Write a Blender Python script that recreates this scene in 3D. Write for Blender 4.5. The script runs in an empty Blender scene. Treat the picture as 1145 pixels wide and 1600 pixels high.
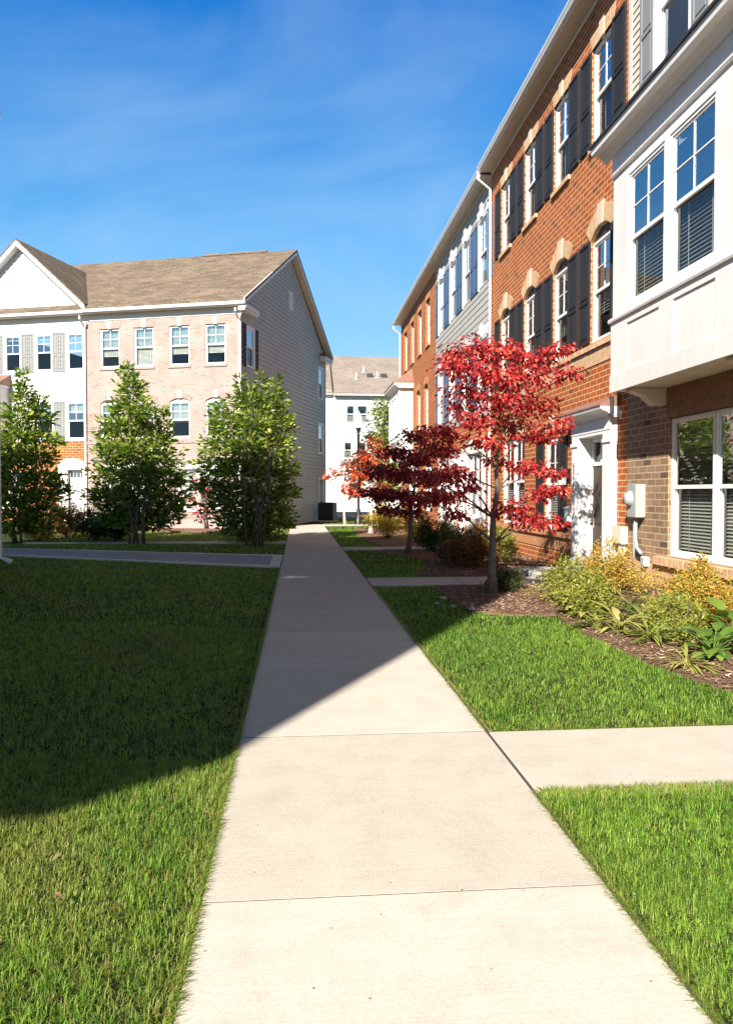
import bpy, math, random
import numpy as np
from math import sin, cos, tan, atan, atan2, radians, pi, sqrt
from mathutils import Vector, Matrix

random.seed(7)
RNG = np.random.default_rng(11)
D = bpy.data
SC = bpy.context.scene
COL = SC.collection

# ------------------------------------------------------------------ camera numbers
F, CX, CY, HC = 1200.0, 572.5, 800.0, 1.6
YAW, PIT = atan((572.5 - 466) / F), atan((CY - 770) / F)

def ray(px, py):
    x, y = (px - CX) / F, -(py - CY) / F
    f, u = cos(PIT) + y * sin(PIT), -sin(PIT) + y * cos(PIT)
    return (x * cos(YAW) + f * sin(YAW), -x * sin(YAW) + f * cos(YAW), u)

def at(px, py, Y):                       # a survey point seen at px,py standing at distance Y
    r = ray(px, py); t = Y / r[1]
    return Vector((r[0] * t, Y, HC + r[2] * t))

def ground(px, py, z=0.0):
    r = ray(px, py); t = (z - HC) / r[2]
    return (r[0] * t, r[1] * t)

SUN_AZ = (-0.46, -0.888)
SUN_EL = radians(34)

# ------------------------------------------------------------------ tags
def tag(o, label=None, cat=None, group=None, kind=None):
    if label: o['label'] = label
    if cat: o['category'] = cat
    if group: o['group'] = group
    if kind: o['kind'] = kind
    return o

def empty(name, loc=(0, 0, 0), rz=0.0):
    o = D.objects.new(name, None); COL.objects.link(o)
    o.location = loc; o.rotation_euler = (0, 0, rz); o.empty_display_size = 0.3
    return o

# ------------------------------------------------------------------ materials
def new_mat(name):
    m = D.materials.new(name); m.use_nodes = True
    nt = m.node_tree
    for n in list(nt.nodes): nt.nodes.remove(n)
    out = nt.nodes.new('ShaderNodeOutputMaterial')
    return m, nt, out

def node(nt, typ, **kw):
    n = nt.nodes.new(typ)
    for k, v in kw.items():
        if k in n.inputs: n.inputs[k].default_value = v
        else: setattr(n, k, v)
    return n

def mixc(nt, fac, a, b, mode='MIX'):
    n = nt.nodes.new('ShaderNodeMix'); n.data_type = 'RGBA'; n.blend_type = mode
    for sock, v in ((n.inputs['Factor'], fac), (n.inputs[6], a), (n.inputs[7], b)):
        if isinstance(v, (float, int)): sock.default_value = v
        elif isinstance(v, tuple): sock.default_value = v if len(v) == 4 else (*v, 1)
        else: nt.links.new(v, sock)
    return n.outputs[2]

def ramp(nt, src, stops):
    n = nt.nodes.new('ShaderNodeValToRGB')
    el = n.color_ramp.elements
    while len(el) < len(stops): el.new(0.5)
    for e, (p, c) in zip(el, stops):
        e.position = p; e.color = c if len(c) == 4 else (*c, 1)
    nt.links.new(src, n.inputs[0])
    return n.outputs[0]

def coords(nt, kind='UV', scale=(1, 1, 1)):
    tc = nt.nodes.new('ShaderNodeTexCoord'); mp = nt.nodes.new('ShaderNodeMapping')
    mp.inputs['Scale'].default_value = scale
    nt.links.new(tc.outputs[kind], mp.inputs[0])
    return mp.outputs[0]

def noise(nt, vec, scale, detail=4, rough=0.55):
    n = nt.nodes.new('ShaderNodeTexNoise')
    n.inputs['Scale'].default_value = scale; n.inputs['Detail'].default_value = detail
    n.inputs['Roughness'].default_value = rough
    nt.links.new(vec, n.inputs['Vector'])
    return n.outputs['Fac']

def principled(nt, out, col, rough=0.6, bump=None, bstr=0.3, bdist=0.01, metal=0.0, spec=None):
    p = nt.nodes.new('ShaderNodeBsdfPrincipled')
    if isinstance(col, tuple): p.inputs['Base Color'].default_value = (*col[:3], 1)
    else: nt.links.new(col, p.inputs['Base Color'])
    if isinstance(rough, float): p.inputs['Roughness'].default_value = rough
    else: nt.links.new(rough, p.inputs['Roughness'])
    p.inputs['Metallic'].default_value = metal
    if spec is not None: p.inputs['Specular IOR Level'].default_value = spec
    if bump is not None:
        b = nt.nodes.new('ShaderNodeBump'); b.inputs['Strength'].default_value = bstr
        b.inputs['Distance'].default_value = bdist
        nt.links.new(bump, b.inputs['Height']); nt.links.new(b.outputs[0], p.inputs['Normal'])
    nt.links.new(p.outputs[0], out.inputs[0])
    return p

def plain(name, col, rough=0.5, var=0.12, scale=3.0, metal=0.0, bstr=0.0, spec=None):
    m, nt, out = new_mat(name)
    v = coords(nt, 'Object')
    n1 = noise(nt, v, scale, 5)
    lo = tuple(c * (1 - var) for c in col); hi = tuple(min(1, c * (1 + var)) for c in col)
    c = ramp(nt, n1, [(0.3, lo), (0.7, hi)])
    if min(col) > .3:                                            # faint rain streaks and dust on pale paint
        sv = coords(nt, 'Object', (3.5, 3.5, .35)); c = mixc(nt, 1.0, c, ramp(nt, noise(nt, sv, 2.2, 5, .65), [(.3, (.94, .935, .92)), (.58, (1.02, 1.02, 1.02))]), 'MULTIPLY')
    n2 = noise(nt, v, scale * 14, 3)
    principled(nt, out, c, rough, n2 if bstr else None, bstr, 0.004, metal, spec)
    return m

def brick_mat(name, c1, c2, mortar, dark, bw=0.30, rh=0.107, darkamt=0.14, mw=0.011, soldier=False, bias=0.0):
    m, nt, out = new_mat(name)
    v = coords(nt, 'UV')
    def bt(a, b, mo, bi):
        t = nt.nodes.new('ShaderNodeTexBrick')
        t.inputs['Color1'].default_value = (*a, 1); t.inputs['Color2'].default_value = (*b, 1)
        t.inputs['Mortar'].default_value = (*mo, 1); t.inputs['Scale'].default_value = 1
        t.inputs['Mortar Size'].default_value = mw; t.inputs['Mortar Smooth'].default_value = 0.25
        t.inputs['Bias'].default_value = bi
        t.inputs['Brick Width'].default_value = bw; t.inputs['Row Height'].default_value = rh
        nt.links.new(v, t.inputs['Vector'])
        return t
    b1 = bt(c1, c2, mortar, bias)
    b2 = bt((0, 0, 0), (1, 1, 1), (0, 0, 0), 0.0)
    dk = ramp(nt, b2.outputs['Color'], [(1 - darkamt, (0, 0, 0)), (1 - darkamt + 0.02, (1, 1, 1))])
    c = mixc(nt, dk, b1.outputs['Color'], dark)
    n1 = noise(nt, v, 1.1, 6, 0.65)
    sh = ramp(nt, n1, [(0.25, (0.80, 0.79, 0.78)), (0.75, (1.12, 1.12, 1.12))])
    c = mixc(nt, 1.0, c, sh, 'MULTIPLY')
    n2 = noise(nt, v, 45, 4)
    c = mixc(nt, 1.0, c, ramp(nt, n2, [(0.3, (0.82, 0.82, 0.82)), (0.7, (1.14, 1.14, 1.14))]), 'MULTIPLY')
    inv = nt.nodes.new('ShaderNodeMath'); inv.operation = 'SUBTRACT'; inv.inputs[0].default_value = 1
    nt.links.new(b1.outputs['Fac'], inv.inputs[1])
    ad = nt.nodes.new('ShaderNodeMath'); ad.operation = 'MULTIPLY_ADD'; ad.inputs[1].default_value = 0.25
    nt.links.new(n2, ad.inputs[0]); nt.links.new(inv.outputs[0], ad.inputs[2])
    principled(nt, out, c, 0.88, ad.outputs[0], 0.8, 0.007, spec=0.25)
    return m

def leaf_mat(name, stops, trans=0.35, rough=0.45, tcol=1.4, gloss=0.3):
    m, nt, out = new_mat(name)
    g = nt.nodes.new('ShaderNodeNewGeometry')
    c = ramp(nt, g.outputs['Random Per Island'], stops)
    p = nt.nodes.new('ShaderNodeBsdfPrincipled')
    p.inputs['Roughness'].default_value = rough; p.inputs['Specular IOR Level'].default_value = gloss
    nt.links.new(c, p.inputs['Base Color'])
    t = nt.nodes.new('ShaderNodeBsdfTranslucent')
    tc = mixc(nt, 1.0, c, (tcol, tcol, tcol * 0.8), 'MULTIPLY')
    nt.links.new(tc, t.inputs['Color'])
    mx = nt.nodes.new('ShaderNodeMixShader'); mx.inputs[0].default_value = trans
    nt.links.new(p.outputs[0], mx.inputs[1]); nt.links.new(t.outputs[0], mx.inputs[2])
    nt.links.new(mx.outputs[0], out.inputs[0])
    return m

M = {}
M['brick_orange'] = brick_mat('orange_brick', (0.42, 0.108, 0.024), (0.32, 0.076, 0.018), (0.60, 0.40, 0.22), (0.20, 0.070, 0.028), darkamt=0.07)
M['brick_grey'] = brick_mat('grey_brown_brick', (0.31, 0.205, 0.125), (0.22, 0.138, 0.082), (0.48, 0.355, 0.23), (0.12, 0.08, 0.06), darkamt=0.10)
M['brick_tan'] = brick_mat('tan_brick', (0.385, 0.29, 0.255), (0.345, 0.252, 0.218), (0.45, 0.38, 0.34), (0.315, 0.222, 0.19), bw=0.24, rh=0.09, darkamt=0.12)
M['rowlock'] = plain('tan_rowlock_brick', (0.52, 0.33, 0.185), 0.9, 0.22, 9, bstr=0.2)
M['rowlock_red'] = plain('orange_rowlock_brick', (0.44, 0.20, 0.085), 0.9, 0.25, 9, bstr=0.2)
M['rowlock_brown'] = plain('brown_rowlock_brick', (0.26, 0.15, 0.085), 0.9, 0.25, 9, bstr=0.2)
M['mortar'] = plain('mortar', (0.50, 0.38, 0.26), 0.95)
M['stone'] = plain('cast_stone', (0.60, 0.47, 0.34), 0.85, 0.08, 6, bstr=0.2)
M['white'] = plain('white_trim_paint', (0.74, 0.725, 0.70), 0.45, 0.035, 2.2)
M['vinyl'] = plain('white_vinyl', (0.82, 0.81, 0.78), 0.35, 0.03, 3)
M['bayw'] = plain('warm_white_panel', (0.70, 0.67, 0.64), 0.5, 0.04, 1.4)
M['soffit'] = plain('cream_soffit', (0.66, 0.58, 0.46), 0.6, 0.05, 2)
M['siding_white'] = plain('white_siding', (0.68, 0.655, 0.62), 0.5, 0.03, 1.5)
M['siding_beige'] = plain('beige_siding', (0.60, 0.53, 0.43), 0.55, 0.04, 1.5)
M['siding_grey'] = plain('grey_siding', (0.42, 0.40, 0.36), 0.55, 0.05, 1.5)
M['siding_sage'] = plain('sage_grey_siding', (0.40, 0.405, 0.355), 0.55, 0.06, 0.8)
M['black'] = plain('black_shutter_paint', (0.020, 0.018, 0.018), 0.6, 0.2, 4, spec=.25)
M['blue'] = plain('slate_blue_shutter_paint', (0.06, 0.10, 0.17), 0.4, 0.12, 4)
M['greysh'] = plain('grey_shutter_paint', (0.23, 0.23, 0.22), 0.45, 0.06, 4)
M['infill_shade'] = plain('shaded_infill_panel', (0.06, 0.042, 0.032), 0.6, 0.15, 4)  # dark brown stands in for the shadow inside the arch recess
M['door'] = plain('taupe_door_paint', (0.075, 0.06, 0.046), 0.65, 0.05, 3, spec=.12)
M['doorgrey'] = plain('pale_grey_door_paint', (0.42, 0.44, 0.44), 0.4, 0.05, 3)
M['doordark'] = plain('dark_brown_door_paint', (0.07, 0.055, 0.045), 0.4, 0.05, 3)
M['roofdk'] = plain('dark_roof_edge', (0.03, 0.026, 0.023), 0.6, 0.2, 5, bstr=0.3)
M['copper'] = plain('brown_metal_roof', (0.24, 0.125, 0.09), 0.5, 0.12, 4)
M['concrete_step'] = plain('concrete_step', (0.44, 0.41, 0.365), 0.9, 0.12, 5, bstr=0.3)
M['metalgrey'] = plain('grey_meter_metal', (0.33, 0.345, 0.335), 0.45, 0.06, 5, spec=0.6)
M['metaldk'] = plain('dark_metal', (0.035, 0.034, 0.034), 0.45, 0.2, 8)
M['lampblack'] = plain('black_lamp_iron', (0.012, 0.012, 0.013), 0.4, 0.2, 8)
M['brass'] = plain('satin_nickel', (0.55, 0.52, 0.46), 0.3, 0.05, 8, metal=0.9)
M['blind'] = plain('white_blind_slat', (0.78, 0.79, 0.73), 0.55, 0.03, 3)
M['curtain'] = plain('dark_room_screen', (0.055, 0.055, 0.06), 0.7, 0.1, 3)
M['bark'] = plain('grey_brown_bark', (0.155, 0.115, 0.085), 0.95, 0.35, 14, bstr=0.9)
M['barkpale'] = plain('pale_bark', (0.52, 0.44, 0.36), 0.9, 0.2, 14, bstr=0.4)
M['barkdark'] = plain('dark_bark', (0.10, 0.075, 0.058), 0.95, 0.3, 14, bstr=0.8)
M['rock'] = plain('pale_stone', (0.36, 0.33, 0.29), 0.85, 0.15, 12, bstr=0.6)
M['soil'] = plain('dry_edge_soil', (0.22, 0.155, 0.08), .95, .35, 12, bstr=.8)
M['jointfill'] = plain('dark_joint_filler', (0.05, 0.042, 0.034), 0.95)
M['digit'] = plain('black_house_number', (0.02, 0.02, 0.02), 0.4, 0.1)

def glass_mat(name, base, tint, k=1.25):
    m, nt, out = new_mat(name)
    v = coords(nt, 'Object')
    n1 = noise(nt, v, 1.4, 2)
    b = nt.nodes.new('ShaderNodeBump'); b.inputs['Strength'].default_value = 0.12; b.inputs['Distance'].default_value = 0.02
    nt.links.new(n1, b.inputs['Height'])
    fr = nt.nodes.new('ShaderNodeFresnel'); fr.inputs['IOR'].default_value = 1.6
    ma = nt.nodes.new('ShaderNodeMath'); ma.operation = 'MULTIPLY_ADD'; ma.use_clamp = True
    ma.inputs[1].default_value = k; ma.inputs[2].default_value = base
    nt.links.new(fr.outputs[0], ma.inputs[0])
    t = nt.nodes.new('ShaderNodeBsdfTransparent'); t.inputs['Color'].default_value = (*tint, 1)
    g = nt.nodes.new('ShaderNodeBsdfGlossy'); g.inputs['Roughness'].default_value = 0.015
    g.inputs['Color'].default_value = (0.92, 0.96, 1.0, 1)
    nt.links.new(b.outputs[0], g.inputs['Normal'])
    mx = nt.nodes.new('ShaderNodeMixShader')
    nt.links.new(ma.outputs[0], mx.inputs[0]); nt.links.new(t.outputs[0], mx.inputs[1]); nt.links.new(g.outputs[0], mx.inputs[2])
    nt.links.new(mx.outputs[0], out.inputs[0])
    return m
M['glass'] = glass_mat('window_glass', 0.24, (0.86, 0.95, 0.87))
M['screen'] = glass_mat('window_glass_behind_insect_screen', 0.02, (0.80, 0.82, 0.80), .55)
m, nt, out = new_mat('frosted_lamp_globe')
t = nt.nodes.new('ShaderNodeBsdfTransparent'); d_ = nt.nodes.new('ShaderNodeBsdfPrincipled'); d_.inputs['Base Color'].default_value = (.8, .82, .8, 1); d_.inputs['Roughness'].default_value = .25
mx = nt.nodes.new('ShaderNodeMixShader'); mx.inputs[0].default_value = .5
nt.links.new(t.outputs[0], mx.inputs[1]); nt.links.new(d_.outputs[0], mx.inputs[2]); nt.links.new(mx.outputs[0], out.inputs[0])
M['globe'] = m

def shingle_mat(name, c1, c2):
    m, nt, out = new_mat(name)
    v = coords(nt, 'UV')
    t = nt.nodes.new('ShaderNodeTexBrick')
    t.inputs['Color1'].default_value = (*c1, 1); t.inputs['Color2'].default_value = (*c2, 1)
    t.inputs['Mortar'].default_value = (*[x * 0.55 for x in c2], 1); t.inputs['Scale'].default_value = 1
    t.inputs['Mortar Size'].default_value = 0.009; t.inputs['Brick Width'].default_value = 0.42
    t.inputs['Row Height'].default_value = 0.20; t.inputs['Mortar Smooth'].default_value = 0.3
    nt.links.new(v, t.inputs['Vector'])
    n1 = noise(nt, v, 0.5, 5); n2 = noise(nt, v, 8, 4)
    c = mixc(nt, 1.0, t.outputs['Color'], ramp(nt, n1, [(0.3, (0.85, 0.85, 0.85)), (0.7, (1.12, 1.12, 1.12))]), 'MULTIPLY')
    c = mixc(nt, 1.0, c, ramp(nt, n2, [(0.3, (0.8, 0.8, 0.8)), (0.7, (1.15, 1.15, 1.15))]), 'MULTIPLY')
    principled(nt, out, c, 0.95, t.outputs['Fac'], -0.5, 0.01, spec=0.15)
    return m
M['shingle'] = shingle_mat('tan_shingles', (0.215, 0.165, 0.118), (0.135, 0.10, 0.072))
M['shingle_pale'] = shingle_mat('pale_brown_shingles', (0.285, 0.235, 0.195), (0.225, 0.185, 0.15))
M['shingle_dark'] = shingle_mat('brown_shingles', (0.16, 0.12, 0.09), (0.11, 0.08, 0.06))

def concrete_mat(name, col):
    m, nt, out = new_mat(name)
    v = coords(nt, 'Object')
    n1 = noise(nt, v, 0.55, 6, 0.6); n2 = noise(nt, v, 4.5, 5, 0.6); n3 = noise(nt, v, 120, 3)
    vs = coords(nt, 'Object', (1, 26, 1)); n4 = noise(nt, vs, 2.5, 3)
    c = ramp(nt, n1, [(0.25, tuple(x * 0.92 for x in col)), (0.75, tuple(x * 1.05 for x in col))])
    c = mixc(nt, 1.0, c, ramp(nt, n2, [(0.28, (0.92, 0.91, 0.90)), (0.6, (1.03, 1.03, 1.03))]), 'MULTIPLY')
    c = mixc(nt, 1.0, c, ramp(nt, n4, [(0.3, (0.95, 0.95, 0.95)), (0.7, (1.03, 1.03, 1.03))]), 'MULTIPLY')
    c = mixc(nt, 1.0, c, ramp(nt, n3, [(0.3, (0.86, 0.86, 0.86)), (0.7, (1.1, 1.1, 1.1))]), 'MULTIPLY')
    vo = nt.nodes.new('ShaderNodeTexVoronoi'); vo.inputs['Scale'].default_value = 9.0
    nt.links.new(v, vo.inputs['Vector'])
    pit = ramp(nt, vo.outputs['Distance'], [(0.03, (0.38, 0.34, 0.30)), (0.055, (1, 1, 1))])
    c = mixc(nt, 1.0, c, pit, 'MULTIPLY')
    gi = nt.nodes.new('ShaderNodeNewGeometry')
    c = mixc(nt, 1.0, c, ramp(nt, gi.outputs['Random Per Island'], [(0, (.90, .895, .88)), (1, (1.05, 1.05, 1.06))]), 'MULTIPLY')
    ad = nt.nodes.new('ShaderNodeMath'); ad.operation = 'ADD'
    nt.links.new(n3, ad.inputs[0]); nt.links.new(n4, ad.inputs[1])
    principled(nt, out, c, 0.9, ad.outputs[0], 0.25, 0.004, spec=0.25)
    return m
M['concrete'] = concrete_mat('path_concrete', (0.50, 0.445, 0.375))
M['kerb'] = concrete_mat('kerb_concrete', (0.66, 0.63, 0.58))

m, nt, out = new_mat('grey_pavers')
v = coords(nt, 'UV'); t = nt.nodes.new('ShaderNodeTexBrick')
t.inputs['Color1'].default_value = (0.34, 0.33, 0.335, 1); t.inputs['Color2'].default_value = (0.25, 0.245, 0.25, 1)
t.inputs['Mortar'].default_value = (0.06, 0.055, 0.05, 1); t.inputs['Scale'].default_value = 1
t.inputs['Mortar Size'].default_value = 0.006; t.inputs['Brick Width'].default_value = 0.22; t.inputs['Row Height'].default_value = 0.11
nt.links.new(v, t.inputs['Vector']); principled(nt, out, t.outputs['Color'], 0.85, t.outputs['Fac'], -0.5, 0.006)
M['paver'] = m

m, nt, out = new_mat('asphalt')
v = coords(nt, 'Object'); n1 = noise(nt, v, 0.4, 5); n2 = noise(nt, v, 60, 3)
c = ramp(nt, n1, [(0.3, (0.05, 0.05, 0.052)), (0.7, (0.085, 0.083, 0.08))])
principled(nt, out, c, 0.9, n2, 0.4, 0.006)
M['asphalt'] = m

m, nt, out = new_mat('mulch')
v = coords(nt, 'Object'); n1 = noise(nt, v, 1.3, 5); n2 = noise(nt, v, 55, 4, 0.7)
c = ramp(nt, n2, [(0.25, (0.075, 0.040, 0.026)), (0.5, (0.215, 0.125, 0.082)), (0.78, (0.40, 0.265, 0.185))])
c = mixc(nt, 1.0, c, ramp(nt, n1, [(0.3, (0.75, 0.75, 0.75)), (0.7, (1.2, 1.2, 1.2))]), 'MULTIPLY')
principled(nt, out, c, 0.95, n2, 1.0, 0.03, spec=0.1)
M['mulch'] = m

m, nt, out = new_mat('lawn_soil')
v = coords(nt, 'Object'); n1 = noise(nt, v, 0.7, 5); n2 = noise(nt, v, 40, 4)
c = ramp(nt, n1, [(0.3, (0.022, 0.034, 0.010)), (0.7, (0.038, 0.050, 0.015))])
c = mixc(nt, 1.0, c, ramp(nt, n2, [(0.3, (0.55, 0.55, 0.5)), (0.7, (1.3, 1.3, 1.2))]), 'MULTIPLY')
principled(nt, out, c, 0.95, n2, 0.8, 0.03, spec=0.1)
M['lawn'] = m

m, nt, out = new_mat('grass_blades')                   # the 'dry' value is stored per blade
at_ = nt.nodes.new('ShaderNodeAttribute'); at_.attribute_name = 'dry'
g = nt.nodes.new('ShaderNodeNewGeometry')
v = coords(nt, 'Object'); n1 = noise(nt, v, 0.9, 4)
green = ramp(nt, g.outputs['Random Per Island'], [(0.0, (0.050, 0.155, 0.012)), (0.5, (0.135, 0.300, 0.026)), (1.0, (0.320, 0.490, 0.075))])
green = mixc(nt, 1.0, green, ramp(nt, n1, [(0.3, (0.66, 0.78, 0.7)), (0.7, (1.3, 1.14, 1.1))]), 'MULTIPLY')
c = mixc(nt, at_.outputs['Fac'], green, (0.36, 0.255, 0.095))
p = nt.nodes.new('ShaderNodeBsdfPrincipled'); p.inputs['Roughness'].default_value = 0.45; p.inputs['Specular IOR Level'].default_value = 0.35
nt.links.new(c, p.inputs['Base Color'])
tr = nt.nodes.new('ShaderNodeBsdfTranslucent'); nt.links.new(mixc(nt, 1.0, c, (1.3, 1.4, 0.9), 'MULTIPLY'), tr.inputs['Color'])
mx = nt.nodes.new('ShaderNodeMixShader'); mx.inputs[0].default_value = 0.42
nt.links.new(p.outputs[0], mx.inputs[1]); nt.links.new(tr.outputs[0], mx.inputs[2]); nt.links.new(mx.outputs[0], out.inputs[0])
M['blade'] = m

M['leaf_red'] = leaf_mat('red_dogwood_leaf', [(0, (0.13, 0.012, 0.014)), (0.35, (0.30, 0.018, 0.024)), (0.7, (0.58, 0.036, 0.036)), (0.9, (0.66, 0.12, 0.08)), (1, (0.46, 0.20, 0.10))], 0.32, 0.4, 1.5)
M['leaf_shadedred'] = leaf_mat('shaded_red_leaf', [(0, (0.12, 0.011, 0.013)), (0.6, (0.28, 0.020, 0.026)), (1, (0.44, 0.06, 0.05))], 0.3, 0.4, 1.5)  # darker reds paint in the shade this tree stands in
M['leaf_orange'] = leaf_mat('orange_red_leaf', [(0, (0.26, 0.025, 0.014)), (0.5, (0.46, 0.065, 0.025)), (1, (0.56, 0.18, 0.06))], 0.35, 0.45, 1.4)
M['leaf_magnolia'] = leaf_mat('glossy_green_leaf', [(0, (0.034, 0.075, 0.012)), (0.35, (0.092, 0.165, 0.020)), (0.72, (0.23, 0.315, 0.040)), (0.93, (0.44, 0.48, 0.09)), (1, (0.46, 0.38, 0.17))], 0.38, 0.33, 1.5, 0.5)
M['leaf_lime'] = leaf_mat('light_green_leaf', [(0, (0.12, 0.19, 0.03)), (0.6, (0.22, 0.29, 0.06)), (1, (0.36, 0.33, 0.09))], 0.4, 0.5, 1.4)
M['leaf_gold'] = leaf_mat('golden_leaf', [(0, (0.20, 0.24, 0.04)), (0.35, (0.44, 0.36, 0.06)), (0.7, (0.58, 0.38, 0.07)), (1, (0.62, 0.28, 0.07))], 0.35, 0.5, 1.3)
M['leaf_yellow'] = leaf_mat('yellow_leaf', [(0, (0.36, 0.30, 0.03)), (0.5, (0.58, 0.44, 0.05)), (1, (0.60, 0.36, 0.06))], 0.35, 0.5, 1.3)
M['leaf_spirea'] = leaf_mat('yellow_green_leaf', [(0, (0.13, 0.18, 0.03)), (0.55, (0.28, 0.30, 0.05)), (1, (0.42, 0.36, 0.08))], 0.35, 0.5, 1.3)
M['leaf_dark'] = leaf_mat('dark_green_leaf', [(0, (0.022, 0.04, 0.012)), (0.7, (0.05, 0.075, 0.02)), (1, (0.11, 0.12, 0.03))], 0.25, 0.45, 1.3)
M['leaf_bronze'] = leaf_mat('bronze_leaf', [(0, (0.10, 0.05, 0.02)), (0.6, (0.22, 0.10, 0.03)), (1, (0.38, 0.19, 0.05))], 0.3, 0.5, 1.3)
M['leaf_hosta'] = leaf_mat('pale_hosta_leaf', [(0, (0.24, 0.29, 0.05)), (0.6, (0.36, 0.36, 0.09)), (1, (0.50, 0.42, 0.16))], 0.35, 0.5, 1.3)
M['leaf_hostagreen'] = leaf_mat('green_hosta_leaf', [(0, (0.07, 0.14, 0.025)), (0.6, (0.13, 0.22, 0.035)), (1, (0.22, 0.29, 0.05))], 0.3, 0.4, 1.3)
M['leaf_strap'] = leaf_mat('strap_leaf', [(0, (0.10, 0.15, 0.035)), (0.6, (0.19, 0.22, 0.06)), (1, (0.40, 0.31, 0.13))], 0.3, 0.5, 1.3)
M['leaf_dry'] = leaf_mat('dry_tan_leaf', [(0, (0.20, 0.135, 0.06)), (1, (0.20, 0.135, 0.06))], 0.1)
M['chip'] = leaf_mat('mulch_chip', [(0, (0.09, 0.045, 0.03)), (0.6, (0.25, 0.145, 0.095)), (1, (0.48, 0.35, 0.25))], 0.0, 0.9, 1.0, 0.1)

# ------------------------------------------------------------------ mesh helpers
class MB:
    """collects shapes, links them as ONE mesh object"""
    def __init__(self): self.v, self.f, self.mi = [], [], []
    def poly(self, pts, mi=0):
        b = len(self.v); self.v += [tuple(p) for p in pts]; self.f.append(tuple(range(b, b + len(pts)))); self.mi.append(mi)
        return self
    def box(self, x0, x1, y0, y1, z0, z1, mi=0):
        b = len(self.v)
        self.v += [(x0, y0, z0), (x1, y0, z0), (x1, y1, z0), (x0, y1, z0), (x0, y0, z1), (x1, y0, z1), (x1, y1, z1), (x0, y1, z1)]
        for q in ((0, 3, 2, 1), (4, 5, 6, 7), (0, 1, 5, 4), (1, 2, 6, 5), (2, 3, 7, 6), (3, 0, 4, 7)):
            self.f.append(tuple(b + i for i in q)); self.mi.append(mi)
        return self
    def prism(self, prof, a0, a1, axis='x', mi=0):
        """prof: list of 2-D points; extruded along axis"""
        n = len(prof); b = len(self.v)
        for a in (a0, a1):
            for (p, q) in prof:
                self.v.append({'x': (a, p, q), 'y': (p, a, q), 'z': (p, q, a)}[axis])
        for i in range(n):
            j = (i + 1) % n
            self.f.append((b + i, b + j, b + n + j, b + n + i)); self.mi.append(mi)
        self.f.append(tuple(b + i for i in range(n))[::-1]); self.mi.append(mi)
        self.f.append(tuple(b + n + i for i in range(n))); self.mi.append(mi)
        return self
    def tube(self, path, rad, n=8, cap=True, mi=0):
        path = [Vector(p) for p in path]
        if not isinstance(rad, (list, tuple)): rad = [rad] * len(path)
        b = len(self.v); up = Vector((0, 0, 1)); ref = None
        for i, p in enumerate(path):
            d = (path[min(i + 1, len(path) - 1)] - path[max(i - 1, 0)]).normalized()
            if ref is None: ref = d.orthogonal().normalized()
            ref = (ref - d * ref.dot(d)).normalized(); bi = d.cross(ref)
            for k in range(n):
                a = 2 * pi * k / n
                self.v.append(tuple(p + (ref * cos(a) + bi * sin(a)) * rad[i]))
        for i in range(len(path) - 1):
            for k in range(n):
                k2 = (k + 1) % n
                self.f.append((b + i * n + k, b + i * n + k2, b + (i + 1) * n + k2, b + (i + 1) * n + k)); self.mi.append(mi)
        if cap:
            self.f.append(tuple(b + k for k in range(n))[::-1]); self.mi.append(mi)
            e = b + (len(path) - 1) * n
            self.f.append(tuple(e + k for k in range(n))); self.mi.append(mi)
        return self
    def lathe(self, prof, n=20, c=(0, 0, 0), mi=0):
        b = len(self.v); m_ = len(prof)
        for (r, z) in prof:
            for k in range(n):
                a = 2 * pi * k / n
                self.v.append((c[0] + r * cos(a), c[1] + r * sin(a), c[2] + z))
        for i in range(m_ - 1):
            for k in range(n):
                k2 = (k + 1) % n
                self.f.append((b + i * n + k, b + i * n + k2, b + (i + 1) * n + k2, b + (i + 1) * n + k)); self.mi.append(mi)
        return self
    def mesh(self, name, mats, smooth=False):
        me = D.meshes.new(name); me.from_pydata(self.v, [], self.f)
        for m_ in (mats if isinstance(mats, (list, tuple)) else [mats]): me.materials.append(m_)
        me.polygons.foreach_set('material_index', self.mi)
        if smooth: me.polygons.foreach_set('use_smooth', [True] * len(self.f))
        uv = me.uv_layers.new(name='UVMap')
        for p in me.polygons:
            nx, ny, nz = (abs(c) for c in p.normal)
            for li in p.loop_indices:
                x, y, z = me.vertices[me.loops[li].vertex_index].co
                uv.data[li].uv = (x, y) if nz > max(nx, ny) else ((y, z) if nx > ny else (x, z))
        me.update()
        return me
    def build(self, name, mats, parent=None, loc=(0, 0, 0), rz=0.0, smooth=False, bevel=0.0):
        o = D.objects.new(name, self.mesh(name, mats, smooth)); COL.objects.link(o)
        o.location = loc; o.rotation_euler = (0, 0, rz)
        if parent: o.parent = parent
        if bevel:
            b = o.modifiers.new('edge', 'BEVEL'); b.width = bevel; b.segments = 2; b.limit_method = 'ANGLE'
        return o

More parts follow.
